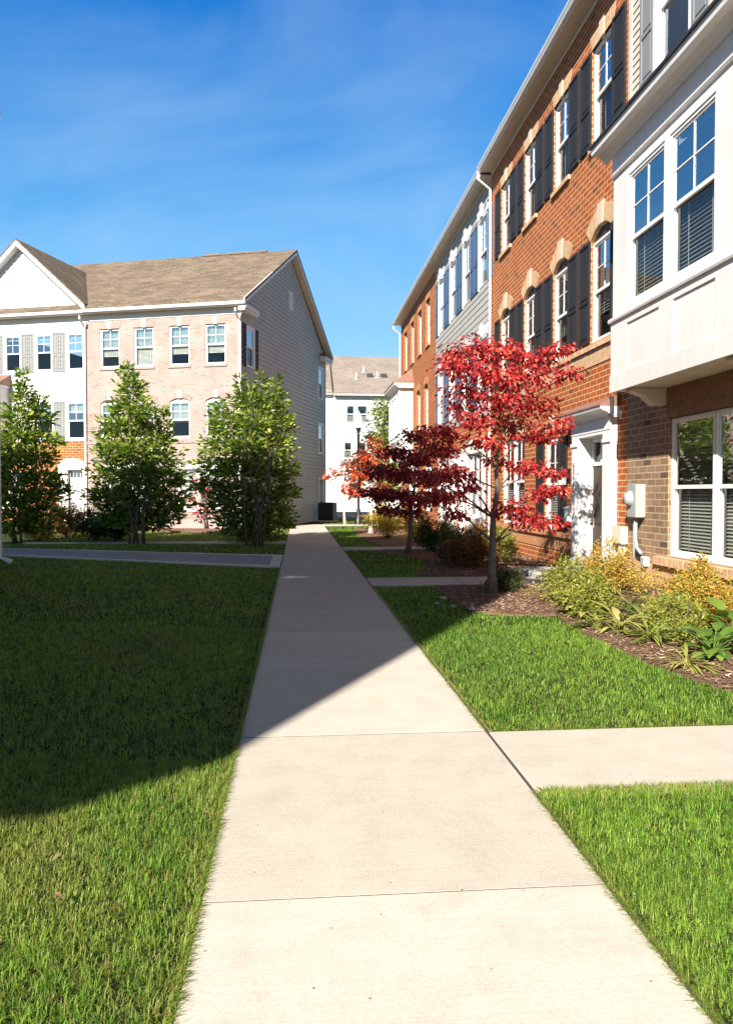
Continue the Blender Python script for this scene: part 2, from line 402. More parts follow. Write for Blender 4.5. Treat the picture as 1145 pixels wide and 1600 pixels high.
def np_mesh(name, verts, quads=None, tris=None, mat=None, smooth=True, attr=None):
    me = D.meshes.new(name)
    nq = 0 if quads is None else len(quads); ntr = 0 if tris is None else len(tris)
    me.vertices.add(len(verts)); me.vertices.foreach_set('co', np.asarray(verts, np.float32).ravel())
    me.loops.add(nq * 4 + ntr * 3); me.polygons.add(nq + ntr)
    lv = np.concatenate([a.ravel() for a in ([quads] if nq else []) + ([tris] if ntr else [])]).astype(np.int32)
    me.loops.foreach_set('vertex_index', lv)
    ls = np.concatenate([np.arange(nq) * 4, nq * 4 + np.arange(ntr) * 3]).astype(np.int32)
    me.polygons.foreach_set('loop_start', ls)
    me.polygons.foreach_set('use_smooth', np.full(nq + ntr, smooth))
    if attr:
        for k, a in attr.items():
            at2 = me.attributes.new(k, 'FLOAT', 'POINT'); at2.data.foreach_set('value', np.asarray(a, np.float32))
    me.update(calc_edges=True)
    if mat: me.materials.append(mat)
    return me

def unit(a): return a / np.maximum(np.linalg.norm(a, axis=-1, keepdims=True), 1e-9)

def leaf_arrays(pos, axis, nrm, L, W, K=2, droop=0.3, fold=0.25, prof=None):
    """K+1 stations of three verts each; returns verts, quads"""
    n = len(pos); axis = unit(axis); side = unit(np.cross(axis, nrm)); nrm = np.cross(side, axis)
    if prof is None: prof = [0.12] + [sin(pi * (0.12 + 0.8 * (k / K) ** 0.85)) for k in range(1, K)] + [0.04]
    V = np.zeros((n, K + 1, 3, 3))
    for k in range(K + 1):
        s = k / K
        c = pos + axis * (L * s)[:, None] - nrm * (L * droop * s * s)[:, None]
        w = (W * 0.5 * prof[k])[:, None]
        V[:, k, 0] = c - side * w + nrm * w * fold
        V[:, k, 1] = c
        V[:, k, 2] = c + side * w + nrm * w * fold
    base = (np.arange(n) * (K + 1) * 3)[:, None]
    q = []
    for k in range(K):
        for j in range(2):
            a = k * 3 + j
            q.append(np.stack([base[:, 0] + a, base[:, 0] + a + 1, base[:, 0] + a + 4, base[:, 0] + a + 3], 1))
    return V.reshape(-1, 3), np.concatenate(q)

def link(name, me, parent=None, loc=(0, 0, 0)):
    o = D.objects.new(name, me); COL.objects.link(o); o.location = loc
    if parent: o.parent = parent
    return o

def rnd_unit(n):
    a = RNG.normal(size=(n, 3)); return unit(a)

# ------------------------------------------------------------------ terrain
def gz(x, y):
    x = np.asarray(x, float); y = np.asarray(y, float)
    rise = np.clip(-0.6 - x, 0, 6.0) * 0.055
    fade = np.clip(1 - (y - 16.0) / 9.0, 0.15, 1)
    near = np.clip((y + 1.0) / 6.0, 0.0, 1)
    return rise * fade * near

BED = [ground(690, 928), ground(735, 958), ground(800, 963), ground(868, 963), ground(905, 988), ground(960, 1014), ground(1015, 1040), ground(1075, 1062), ground(1145, 1085)]
BED_EDGE = [(p[0], p[1]) for p in BED]
# front bed polygon (near the camera): lawn side edge, then along the house wall
BED_POLY = BED_EDGE + [(4.3, 5.75), (5.6, 5.55), (5.6, 12.75), (4.6, 12.85), (2.6, 12.85), (2.15, 12.6)]
BED2 = [(2.2, 14.6), (2.6, 15.9), (3.1, 17.5), (2.5, 19.0), (2.1, 20.0), (2.3, 21.1), (5.6, 21.1), (5.6, 14.3), (3.4, 14.25)]
BED3 = [(2.5, 22.4), (2.3, 24.5), (2.2, 28), (2.3, 32), (2.6, 34.2), (5.6, 34.2), (5.6, 22.4)]

def in_poly(x, y, poly):
    ins = np.zeros(len(x), bool); n = len(poly)
    for i in range(n):
        x1, y1 = poly[i]; x2, y2 = poly[(i + 1) % n]
        c = ((y1 > y) != (y2 > y)) & (x < (x2 - x1) * (y - y1) / (y2 - y1 + 1e-12) + x1)
        ins ^= c
    return ins

PATH_L, PATH_R = -0.37, 1.22
CROSS = [(3.92, 4.93), (12.95, 14.15), (21.2, 22.3)]      # walks to the right-hand doors (y from, y to)
HOUSE_C = (-5.2 * cos(YAW) + 32 * sin(YAW), 5.2 * sin(YAW) + 32 * cos(YAW))   # corner of the tan brick house
HOUSE_TH = YAW + radians(12.1)

def house_local(x, y):
    dx, dy = x - HOUSE_C[0], y - HOUSE_C[1]
    return dx * cos(HOUSE_TH) - dy * sin(HOUSE_TH), dx * sin(HOUSE_TH) + dy * cos(HOUSE_TH)

def lawn_mask(x, y):
    m_ = (x < PATH_L - 0.005) | (x > PATH_R + 0.005)
    right = x > PATH_R
    for a, b in CROSS: m_ &= ~(right & (y > a - 0.01) & (y < b + 0.01))
    for P in (BED_POLY, BED2, BED3): m_ &= ~in_poly(x, y, P)
    m_ &= ~(right & (x > 5.58))
    m_ &= ~((x < PATH_L) & (y > 16.35) & (y < 19.5))          # paver drive
    m_ &= ~((x < PATH_L) & (y > 23.9) & (y < 24.95))          # walk to the tan house
    m_ &= ~((x < -5.6) & (y < 14.9))
    hx, hy = house_local(x, y)
    m_ &= ~((hx < 0.1) & (hy > -2.6))
    m_ &= ~((y > 36.3) & (y < 38.3) & (x > -0.5)) & (y < 47)
    return m_

def sheet(name, poly, z, mat, thick=0.05):
    mb = MB(); n = len(poly)
    mb.prism([(p[0], p[1]) for p in poly], z - thick, z, 'z')
    return mb.build(name, mat)

# ground sheet: fine near, wide to the horizon
xs = np.unique(np.concatenate([np.arange(-60, 60.1, 6), np.arange(-9, 9.1, 0.6), [-600, -300, -150, 150, 300, 600]]))
ys = np.unique(np.concatenate([np.arange(-40, 120.1, 8), np.arange(-6, 34.1, 0.6), [-300, -150, 200, 400, 900]]))
X, Y = np.meshgrid(xs, ys); Z = gz(X, Y)
nx, ny = len(xs), len(ys)
idx = np.arange(nx * ny).reshape(ny, nx)
q = np.stack([idx[:-1, :-1].ravel(), idx[:-1, 1:].ravel(), idx[1:, 1:].ravel(), idx[1:, :-1].ravel()], 1)
g = link('ground', np_mesh('ground', np.stack([X.ravel(), Y.ravel(), Z.ravel()], 1), q, None, M['lawn']))
tag(g, kind='structure')

# main path: slabs with real joints
joints = [-4.6, -2.7, -0.8, 1.1, 2.95, 4.94, 6.85, 8.7, 10.4, 12.35, 14.2, 16.1, 18.0, 19.9, 21.8, 23.7, 25.6, 27.5, 29.4, 31.3, 33.2, 35.1, 36.9]
mb = MB()
for i, (a, b) in enumerate(zip(joints[:-1], joints[1:])):
    gp = 0.009 if abs(b - 4.94) < .01 else 0.004
    ga = 0.009 if abs(a - 4.94) < .01 else 0.004
    dz = 0.004 * ((i * 7) % 3 - 1)
    mb.box(PATH_L, PATH_R, a + ga, b - gp, -0.08, 0.03 + dz * 0.4)
mb.box(-2.5, 6.0, 36.91, 38.3, -0.08, 0.028)
tag(mb.build('path', M['concrete']), kind='structure')
mb = MB()
for k, (a, b) in enumerate(CROSS):
    x0 = PATH_R + 0.022; cuts = [x0, x0 + 1.62, x0 + 3.2, 5.55] if k != 0 else [x0, 3.02, 4.7, 6.6, 8.5]
    for c0, c1 in zip(cuts[:-1], cuts[1:]):
        mb.box(c0 + 0.005, c1 - 0.005, a, b, -0.08, 0.028 - 0.002 * k)
mb.box(-8.5, PATH_L - 0.02, 23.95, 24.9, -0.08, 0.05)
tag(mb.build('side_path', M['concrete'], bevel=0.008), kind='structure')
mb = MB()                                                     # soil joint filler under the slabs
mb.box(PATH_L + 0.01, PATH_R + 0.02, -4.6, 36.9, -0.09, 0.0272)
tag(mb.build('path_bedding', M['jointfill']), kind='structure')

mb = MB()                                                     # bare straw-coloured soil where the edging cuts the turf
mb.box(PATH_L - .03, PATH_L - .002, -4.6, 16.38, -.09, .007); mb.box(PATH_R + .002, PATH_R + .03, -4.6, 3.9, -.09, .007); mb.box(PATH_R + .023, PATH_R + .06, 4.95, 12.93, -.09, .007); mb.box(PATH_R + .06, 8.5, 4.945, 4.99, -.09, .007)
tag(mb.build('soil_edge', M['soil']), kind='structure')

# paver drive with concrete edge, follows the rise of the lawn
def strip(mb, y0, y1, x0, x1, dz, mi=0, n=12, depth=0.1):
    xs_ = np.linspace(x0, x1, n + 1)
    for a, b in zip(xs_[:-1], xs_[1:]):
        za0, zb0 = float(gz(a, y0)) + dz, float(gz(b, y0)) + dz
        za1, zb1 = float(gz(a, y1)) + dz, float(gz(b, y1)) + dz
        mb.poly([(a, y0, za0), (b, y0, zb0), (b, y1, zb1), (a, y1, za1)], mi)
        mb.poly([(b, y0, zb0), (a, y0, za0), (a, y0, za0 - depth), (b, y0, zb0 - depth)], mi)
        mb.poly([(a, y1, za1), (b, y1, zb1), (b, y1, zb1 - depth), (a, y1, za1 - depth)], mi)
    return mb
mb = strip(MB(), 16.62, 19.2, -14, PATH_L - 0.26, 0.03); tag(mb.build('driveway', M['paver']), kind='structure')
mb = strip(MB(), 16.4, 16.615, -14, PATH_L - 0.02, 0.036); strip(mb, 19.205, 19.45, -14, PATH_L - 0.02, 0.036)
strip(mb, 16.62, 19.2, PATH_L - 0.255, PATH_L - 0.02, 0.036, n=1)
tag(mb.build('driveway_border', M['kerb']), kind='structure')

# planting beds
for nm, P in (('mulch_bed', BED_POLY), ('mulch_bed', BED2), ('mulch_bed', BED3)):
    tag(sheet(nm, P, 0.03, M['mulch']), kind='structure')
hb = []
for lx, ly in ((0.1, 0.0), (0.1, -2.2), (-6.0, -2.6), (-14, -2.6), (-14, 0.0)):
    hb.append((HOUSE_C[0] + lx * cos(HOUSE_TH) + ly * sin(HOUSE_TH), HOUSE_C[1] - lx * sin(HOUSE_TH) + ly * cos(HOUSE_TH)))
tag(sheet('mulch_bed', hb[::-1], 0.10, M['mulch']), kind='structure')
# road behind
mb = MB(); mb.box(-60, 60, 47.5, 58, -0.08, 0.012); tag(mb.build('road', M['asphalt']), kind='structure')
mb = MB(); mb.box(-60, 60, 47.2, 47.48, -0.1, 0.13); mb.box(-60, 60, 58.02, 58.3, -0.1, 0.13); tag(mb.build('kerb', M['kerb'], bevel=0.02), kind='structure')

# ------------------------------------------------------------------ facade toolkit (x right seen from outside, y inward, z up)
class Facade:
    def __init__(self, root, loc=(0, 0, 0), rz=0.0): self.root, self.loc, self.rz = root, Vector(loc), rz
    def put(self, mb, name, mats, bevel=0.0, smooth=False):
        return mb.build(name, mats, self.root, self.loc, self.rz, smooth, bevel)
    def place(self, name, me, x, z, y=0.0):
        o = D.objects.new(name, me); COL.objects.link(o); o.parent = self.root
        o.location = self.loc + Matrix.Rotation(self.rz, 3, 'Z') @ Vector((x, y, z)); o.rotation_euler = (0, 0, self.rz)
        return o

def wall(fc, name, x0, x1, z0, z1, ops, mat, reveal=0.1, y=0.0):
    mb = MB()
    xc = sorted({x0, x1, *[o[0] for o in ops], *[o[1] for o in ops]}); zc = sorted({z0, z1, *[o[2] for o in ops], *[o[3] for o in ops]})
    xc = [c for c in xc if x0 <= c <= x1]; zc = [c for c in zc if z0 <= c <= z1]
    for a, b in zip(xc[:-1], xc[1:]):
        for c, d in zip(zc[:-1], zc[1:]):
            mx_, mz_ = (a + b) / 2, (c + d) / 2
            if any(o[0] < mx_ < o[1] and o[2] < mz_ < o[3] for o in ops): continue
            mb.poly([(a, y, c), (b, y, c), (b, y, d), (a, y, d)])
    for (a, b, c, d) in ops:
        r = y + reveal
        mb.poly([(a, y, c), (a, y, d), (a, r, d), (a, r, c)]); mb.poly([(b, y, d), (b, y, c), (b, r, c), (b, r, d)])
        mb.poly([(a, y, d), (b, y, d), (b, r, d), (a, r, d)]); mb.poly([(b, y, c), (a, y, c), (a, r, c), (b, r, c)])
    return fc.put(mb, name, mat)

def siding(fc, name, x0, x1, z0, z1, ops, mat, pitch=0.18, lap=0.016, y=0.0, lim=None, reveal=0.05):
    mb = MB(); n = max(1, round((z1 - z0) / pitch)); pitch = (z1 - z0) / n
    for k in range(n):
        c0, c1 = z0 + k * pitch, z0 + (k + 1) * pitch
        cuts = sorted({c0, c1, *[z for o in ops for z in (o[2], o[3]) if c0 < z < c1]})
        for a, b in zip(cuts[:-1], cuts[1:]):
            ya, yb = y - lap * (1 - (a - c0) / pitch), y - lap * (1 - (b - c0) / pitch)
            xa0, xa1 = lim(a) if lim else (x0, x1); xb0, xb1 = lim(b) if lim else (x0, x1)
            act = sorted([(o[0], o[1]) for o in ops if o[2] < (a + b) / 2 < o[3]])
            cur0, curb = xa0, xb0
            for (p, q) in act:
                mb.poly([(cur0, ya, a), (p, ya, a), (p, yb, b), (curb, yb, b)])
                if abs(a - c0) < 1e-6: mb.poly([(cur0, y, a), (p, y, a), (p, ya, a), (cur0, ya, a)])
                cur0 = curb = q
            mb.poly([(cur0, ya, a), (xa1, ya, a), (xb1, yb, b), (curb, yb, b)])
            if abs(a - c0) < 1e-6: mb.poly([(cur0, y, a), (xa1, y, a), (xa1, ya, a), (cur0, ya, a)])
    for (a, b, c, d) in ops:
        r = y + reveal
        mb.poly([(a, y, c), (a, y, d), (a, r, d), (a, r, c)]); mb.poly([(b, y, d), (b, y, c), (b, r, c), (b, r, d)])
        mb.poly([(a, y, d), (b, y, d), (b, r, d), (a, r, d)]); mb.poly([(b, y, c), (a, y, c), (a, r, c), (b, r, c)])
    return fc.put(mb, name, mat)

WCACHE = {}
def window_meshes(w, h, depth, casing, grid, slat, drop, blindy):
    key = (round(w, 3), round(h, 3), depth, casing, grid, slat, drop)
    if key in WCACHE: return WCACHE[key]
    a = w / 2; mb = MB(); y = 0.0; fw = 0.042
    # frame
    mb.box(-a, -a + fw, y, y + depth, 0, h); mb.box(a - fw, a, y, y + depth, 0, h)
    mb.box(-a + fw, a - fw, y, y + depth, h - fw, h); mb.box(-a + fw, a - fw, y, y + depth, 0, fw)
    if casing:
        c = casing
        mb.box(-a - c, -a - .001, y - 0.03, y + 0.02, -0.06, h + c); mb.box(a + .001, a + c, y - 0.03, y + 0.02, -0.06, h + c)
        mb.box(-a - .001, a + .001, y - 0.03, y + 0.02, h + 0.001, h + c)
    mid = h * 0.5; sw = 0.034; iy = y + depth * 0.2; ly = y + depth * 0.5
    i = a - fw
    # upper sash
    mb.box(-i, -i + sw, iy, iy + .03, mid, h - fw); mb.box(i - sw, i, iy, iy + .03, mid, h - fw)
    mb.box(-i + sw, i - sw, iy, iy + .03, h - fw - sw, h - fw); mb.box(-i + sw, i - sw, iy - .004, iy + .03, mid - .02, mid + .035)
    # lower sash
    mb.box(-i, -i + sw, ly, ly + .03, fw, mid); mb.box(i - sw, i, ly, ly + .03, fw, mid)
    mb.box(-i + sw, i - sw, ly, ly + .03, fw, fw + sw + .015)
    # muntins
    gx, gzn = grid
    z0, z1, x0, x1 = mid + .035, h - fw - sw, -i + sw, i - sw
    for k in range(1, gx):
        xx = x0 + (x1 - x0) * k / gx; mb.box(xx - .009, xx + .009, iy + .004, iy + .012, z0, z1)
    for k in range(1, gzn):
        zz = z0 + (z1 - z0) * k / gzn; mb.box(x0, x1, iy + .0045, iy + .0115, zz - .009, zz + .009)
    me1 = mb.mesh('window', M['vinyl'])
    pb = MB(); gy = iy + .016
    pb.poly([(x0, gy, z0), (x1, gy, z0), (x1, gy, z1), (x0, gy, z1)], 0)
    gy = ly + .016
    pb.poly([(x0, gy, fw + sw + .015), (x1, gy, fw + sw + .015), (x1, gy, mid - .02), (x0, gy, mid - .02)], 1)
    me2 = pb.mesh('pane', [M['glass'], M['screen']])
    bb = MB(); by = y + depth + 0.05; t = 0.021
    zz = h - 0.05; zend = h - (h - 0.08) * drop
    bb.box(-i, i, by - .03, by + .03, h - 0.06, h - 0.01)
    while zz > zend:
        bb.poly([(-i, by - t, zz - t * .9), (i, by - t, zz - t * .9), (i, by + t, zz + t * .9), (-i, by + t, zz + t * .9)])
        zz -= slat
    for xx in (-i * .55, i * .55): bb.box(xx - .006, xx + .006, by - t - .004, by - t - .001, zend, h - .06)
    me3 = bb.mesh('blind', M['blind'])
    WCACHE[key] = (me1, me2, me3)
    return WCACHE[key]

def window(fc, cx, z0, w, h, y=0.04, depth=0.1, casing=0.0, grid=(2, 2), slat=0.055, drop=1.0, label=None):
    if drop == 1.0 and w < 1.2: drop = random.choice((1.0, 1.0, 1.0, .75, .5))
    m1, m2, m3 = window_meshes(w, h, depth, casing, grid, slat, drop, 0)
    o = fc.place('window', m1, cx, z0, y)
    for nm, me in (('pane', m2), ('blind', m3)):
        c = D.objects.new(nm, me); COL.objects.link(c); c.parent = o
    return o

SHC = {}
def shutter(fc, x0, x1, z0, z1, mat):
    w, h = x1 - x0, z1 - z0; key = (round(w, 3), round(h, 3), mat.name)
    if key not in SHC:
        mb = MB(); r = 0.06; a = w / 2; mid = h * 0.42
        mb.box(-a, a, -.022, -.004, 0, h)
        mb.box(-a, -a + r, -.042, -.023, 0, h); mb.box(a - r, a, -.042, -.023, 0, h)
        for (p, q) in ((0, r * 1.4), (mid - r * .6, mid + r * .6), (h - r, h)): mb.box(-a + r, a - r, -.0415, -.023, p, q)
        for (p, q) in ((r * 1.4, mid - r * .6), (mid + r * .6, h - r)):
            mb.box(-a + r + .035, a - r - .035, -.036, -.023, p + .035, q - .035)
        SHC[key] = mb.mesh('shutter', mat)
    return fc.place('shutter', SHC[key], (x0 + x1) / 2, z0, -0.016 if False else 0.0)

RLC = {}
def sill(fc, x0, x1, z, mat, h=0.11, proud=0.06, y=0.0, brick=True):
    key = ('s', round(x1 - x0, 3), mat.name, h, proud, brick)
    if key not in RLC:
        mb = MB(); w = x1 - x0
        if brick:
            n = max(2, round(w / 0.082)); bw = w / n
            for k in range(n):
                j = random.uniform(-.003, .003)
                mb.prism([(-proud + j, -h + random.uniform(-.002, .002)), (0.09, -h), (0.09, 0.0), (-proud + j, -0.02)], -w / 2 + k * bw + .005, -w / 2 + (k + 1) * bw - .005, 'x')
            mb.box(-w / 2 + .002, w / 2 - .002, -proud + .008, 0.088, -h + .004, -.024, 1)
        else:
            mb.prism([(-proud, -h), (0.09, -h), (0.09, 0), (-proud, -0.015)], -w / 2, w / 2, 'x')
        RLC[key] = mb.mesh('sill', [mat, M['mortar']])
    return fc.place('sill', RLC[key], (x0 + x1) / 2, z, y)

def jack_arch(fc, cx, z, w, mat, hgt=0.30, keym=None, spread=0.10, proud=0.012, key_up=0.07):
    k_ = ('j', round(w, 3), mat.name, hgt)
    if k_ not in RLC:
        mb = MB(); n = int(w / 0.085) | 1
        def X(t, top): return (t - .5) * (w + (2 * spread if top else 0.0))
        for k in range(n):
            t0, t1 = k / n, (k + 1) / n; g_ = .05 / n
            mid = k == n // 2 and keym is not None
            up = key_up if mid else random.uniform(-.004, .004)
            pr = proud + (.02 if mid else random.uniform(0, .004))
            p = [(X(t0 + g_, 0), 0), (X(t1 - g_, 0), 0), (X(t1 - g_, 1), hgt + up), (X(t0 + g_, 1), hgt + up)]
            if mid: p = [(-.085, -.012), (.085, -.012), (.125, hgt + up), (-.125, hgt + up)]
            b = len(mb.v); mb.prism(p, -pr, 0.09, 'y', 2 if mid else 0)
        mb.prism([(X(0, 0), .002), (X(1, 0), .002), (X(1, 1), hgt - .004), (X(0, 1), hgt - .004)], -proud + .006, 0.088, 'y', 1)
        RLC[k_] = mb.mesh('lintel', [mat, M['mortar'], keym or mat])
    return fc.place('lintel', RLC[k_], cx, z, 0)

def seg_arch(fc, cx, z, w, mat, rise=0.2, hgt=0.30, keym=None, proud=0.014, infill=None):
    k_ = ('g', round(w, 3), mat.name, hgt, rise, infill.name if infill else None)
    if k_ not in RLC:
        mb = MB(); R = (w * w / 4 + rise * rise) / (2 * rise); cz = rise - R; A = math.asin(w / 2 / R)
        n = int(2 * A * (R + hgt / 2) / 0.08) | 1
        for k in range(n):
            a0, a1 = -A + 2 * A * (k + .06) / n, -A + 2 * A * (k + .94) / n
            mid = keym is not None and k == n // 2
            if mid: a0, a1 = -.10 / R * 1.0, .10 / R
            r1 = R + hgt + (.07 if mid else random.uniform(-.004, .004)); r0 = R - (.012 if mid else 0)
            pr = proud + (.02 if mid else random.uniform(0, .004))
            mb.prism([(sin(a0) * r0, cz + cos(a0) * r0), (sin(a1) * r0, cz + cos(a1) * r0), (sin(a1) * r1, cz + cos(a1) * r1), (sin(a0) * r1, cz + cos(a0) * r1)], -pr, 0.10, 'y', 2 if mid else 0)
        outer, inner = [], []
        for k in range(17):
            a0 = -A + 2 * A * k / 16
            outer.append((sin(a0) * (R + hgt - .006), cz + cos(a0) * (R + hgt - .006))); inner.append((sin(a0) * (R + .004), cz + cos(a0) * (R + .004)))
        for k in range(16):
            mb.prism([inner[k], inner[k + 1], outer[k + 1], outer[k]], -proud + .007, 0.098, 'y', 1)
        if infill:
            mb.prism([(-w / 2 + .002, -.01)] + [(w / 2 - .002, -.01)] + [p for p in inner[::-1]], 0.075, 0.12, 'y', 3)
        RLC[k_] = mb.mesh('lintel', [mat, M['mortar'], keym or mat, infill or mat])
    return fc.place('lintel', RLC[k_], cx, z, 0)

def eave(fc, x0, x1, z, out_=0.43, soff=M['soffit'], frieze=0.12, gut=True):
    """frieze board, boxed soffit, fascia, gutter"""
    mb = MB(); mb.box(x0, x1, -.03, -.002, z - frieze, z - .002); fc.put(mb, 'frieze', M['white'])
    mb = MB(); n = int((x1 - x0) / 0.25)
    o1 = out_ - .10
    for k in range(n):                                       # ribbed soffit panels
        a = x0 + (x1 - x0) * k / n; b = x0 + (x1 - x0) * (k + 1) / n
        mb.box(a + .004, b - .004, -o1 + .002, -.001, z, z + .018)
    mb.box(x0, x1, -o1 + .001, -.002, z + .019, z + .03)
    fc.put(mb, 'soffit', soff)
    mb = MB(); mb.box(x0, x1, -o1 - .02, -o1, z - .02, z + .19); fc.put(mb, 'fascia', M['white'])
    if gut:
        mb = MB(); y = -o1 - .022
        mb.prism([(y, z + .02), (y - .06, z + .02), (y - .075, z + .06), (y - .10, z + .11), (y - .10, z + .135), (y - .088, z + .135), (y - .088, z + .115), (y - .05, z + .04), (y - .008, z + .035), (y - .008, z + .13), (y, z + .13)], x0, x1, 'x')
        fc.put(mb, 'gutter', M['white'])

def slope(fc, name, pts, mat, th=0.14):
    """roof slab from an upward polygon (3-D points), thickness th"""
    mb = MB(); n = len(pts)
    mb.poly(pts); mb.poly([(p[0], p[1], p[2] - th) for p in pts][::-1])
    for i in range(n):
        a, b = pts[i], pts[(i + 1) % n]
        mb.poly([a, (a[0], a[1], a[2] - th), (b[0], b[1], b[2] - th), b])
    return fc.put(mb, name, mat)

def downspout(fc, x, y, z0, z1, eave_y=None, name='downspout', kick=True):
    mb = MB(); s = 0.042
    mb.box(x - s, x + s, y - s * 1.4, y, z0, z1)
    for zz in (z0 + .5, (z0 + z1) / 2, z1 - .4): mb.box(x - s - .012, x + s + .012, y - s * 1.4 - .004, y + .01, zz, zz + .03)
    if kick: mb.prism([(y - s * 1.4, z0), (y, z0), (y - .22, z0 - .12), (y - .26, z0 - .05)], x - s, x + s, 'x')
    if eave_y is not None:
        mb.prism([(y - s * 1.4, z1), (y, z1), (eave_y + .08, z1 + .28), (eave_y, z1 + .28)], x - s, x + s, 'x')
        mb.box(x - s, x + s, eave_y, eave_y + .08, z1 + .28, z1 + .42)
    return fc.put(mb, name, M['white'], bevel=0.008)

def shell(fc, x0, x1, depth, z1, mat):
    """back and side walls so rooms stay dark"""
    mb = MB(); mb.poly([(x0, .30, 0), (x0, depth, 0), (x0, depth, z1), (x0, .30, z1)]); mb.poly([(x1, depth, 0), (x1, .30, 0), (x1, .30, z1), (x1, depth, z1)])
    mb.poly([(x1, depth, 0), (x1, depth, z1), (x0, depth, z1), (x0, depth, 0)])
    for zf in (0.02, 3.35, 7.0): mb.poly([(x0, .30, zf), (x1, .30, zf), (x1, depth, zf), (x0, depth, zf)])
    return fc.put(mb, 'rear_wall', mat)

def gable_roof(fc, x0, x1, depth, z, out_=0.43, rise=4.6, mat=None):
    mat = mat or M['shingle_dark']
    zz = z + .20
    slope(fc, 'roof', [(x0, -out_ + .09, zz), (x1, -out_ + .09, zz), (x1, depth / 2, zz + rise), (x0, depth / 2, zz + rise)], mat)
    slope(fc, 'roof', [(x1, depth + .4, zz), (x0, depth + .4, zz), (x0, depth / 2 + .005, zz + rise), (x1, depth / 2 + .005, zz + rise)], mat)

# ================================================================== RIGHT-HAND ROW
ROWG = 'townhouses in the right-hand row'
XW = 5.6
SINK = -0.05
def right_house(name, label, Yfar):
    r = empty(name, (XW, Yfar, 0), radians(-90)); tag(r, label, 'townhouse', ROWG)
    return r, Facade(r)

# ---- orange brick house with black shutters (far edge Y 22.05, near edge 12.72)
r, fc = right_house('townhouse', 'orange brick townhouse with black shutters and a white columned doorway beside the grey meter box', 22.05)
WB = 22.05 - 12.72
cB = [22.05 - c for c in (13.92, 16.12, 18.32, 20.52)]
ops = []
for c in cB: ops += [(c - .5, c + .5, 8.18, 10.02), (c - .5, c + .5, 4.46, 6.62)]
d0, d1 = 22.05 - 14.72, 22.05 - 13.44
ops += [(d0, d1, 0.05, 2.72)]
gw = 22.05 - 19.72; gs = 22.05 - 16.62
ops += [(gw - 1.02, gw + 1.02, 0.78, 3.0), (gs - .5, gs + .5, 0.78, 3.0)]
wall(fc, 'brick_wall', 0, WB, SINK, 10.86, ops, M['brick_orange'], 0.095)
for c in cB:
    window(fc, c, 8.18, 1.0, 1.84); jack_arch(fc, c, 10.02, 1.0, M['rowlock'], 0.27, M['stone'])
    sill(fc, c - .56, c + .56, 8.18, M['rowlock'])
    window(fc, c, 4.46, 1.0, 1.9); seg_arch(fc, c, 6.40, 1.0, M['rowlock'], 0.2, 0.33, M['stone'], infill=M['infill_shade'])
    for zz0, zz1 in ((8.20, 10.0), (4.48, 6.42)):
        shutter(fc, c - .505 - .54, c - .505, zz0, zz1, M['black']); shutter(fc, c + .505, c + .505 + .54, zz0, zz1, M['black'])
sill(fc, 0.06, WB - .05, 4.44, M['rowlock'], 0.12, 0.06); 
mb = MB(); mb.box(0.02, WB - .02, -.014, 0.0, 4.02, 4.31); fc.put(mb, 'belt_course', M['rowlock'])
for dx in (-.51, .51): window(fc, gw + dx, 0.78, 1.0, 2.2, slat=.06)
window(fc, gs, 0.78, 1.0, 2.0); 
for c, w_ in ((gw, 2.04), (gs, 1.0)):
    seg_arch(fc, c, 2.78 if w_ < 2 else 2.99, w_, M['rowlock'], 0.2 if w_ < 2 else .22, 0.28, M['stone'], infill=M['infill_shade'])
shutter(fc, gs - 1.045, gs - .505, .8, 2.8, M['black']); shutter(fc, gs + .505, gs + 1.0, .8, 2.8, M['black'])
sill(fc, 0.3, d0 - .34, 0.77, M['rowlock_red'], 0.12, 0.07)
mb = MB(); mb.box(0.02, d0 - .36, -.014, 0.0, 0.36, 0.645); fc.put(mb, 'belt_course', M['rowlock_red'])
# doorway: pilasters, entablature, recessed panelled door with transom
mb = MB(); pj = 0.13
for a, b in ((d0 - .32, d0), (d1, d1 + .32)):
    mb.box(a, b, -pj, .0, 0.0, 2.72); mb.box(a - .025, b + .025, -pj - .03, .0, 0.0, 0.32); mb.box(a - .02, b + .02, -pj - .025, .0, 2.50, 2.57)
    mb.box(a + .05, b - .05, -pj - .012, -pj - .001, .42, 2.42)
mb.box(d0, d0 + .04, -pj, .24, .05, 2.72); mb.box(d1 - .04, d1, -pj, .24, .05, 2.72); mb.box(d0 + .04, d1 - .04, -pj, .24, 2.66, 2.72)
mb.box(d0 - .33, d1 + .33, -pj - .01, 0, 2.721, 2.93)
mb.prism([(0, 2.931), (-pj - .02, 2.931), (-pj - .05, 2.97), (-pj - .12, 3.02), (-pj - .22, 3.06), (-pj - .24, 3.12), (0, 3.12)], d0 - .44, d1 + .44, 'x')
por = fc.put(mb, 'door_surround', M['white'], bevel=0.006)
mb = MB(); mb.prism([(0, 3.122), (-pj - .25, 3.122), (-pj - .25, 3.145), (0, 3.34)], d0 - .45, d1 + .45, 'x'); fc.put(mb, 'door_hood', M['copper'])
mb = MB(); a, b = d0 + .05, d1 - .05; y = .17
mb.box(a, b, y, y + .045, 0.10, 2.12)
st = .13; wd = b - a
def pan(p, q, s, t):
    mb.box(p, q, y - .010, y - .001, s, t); mb.box(p + .03, q - .03, y - .022, y - .0105, s + .03, t - .03)
pan(a + st, (a + b) / 2 - .045, .98, 1.98); pan((a + b) / 2 + .045, b - st, .98, 1.98); pan(a + st, (a + b) / 2 - .045, .30, .80); pan((a + b) / 2 + .045, b - st, .30, .80)
dr = fc.put(mb, 'door', M['door'], bevel=0.004)
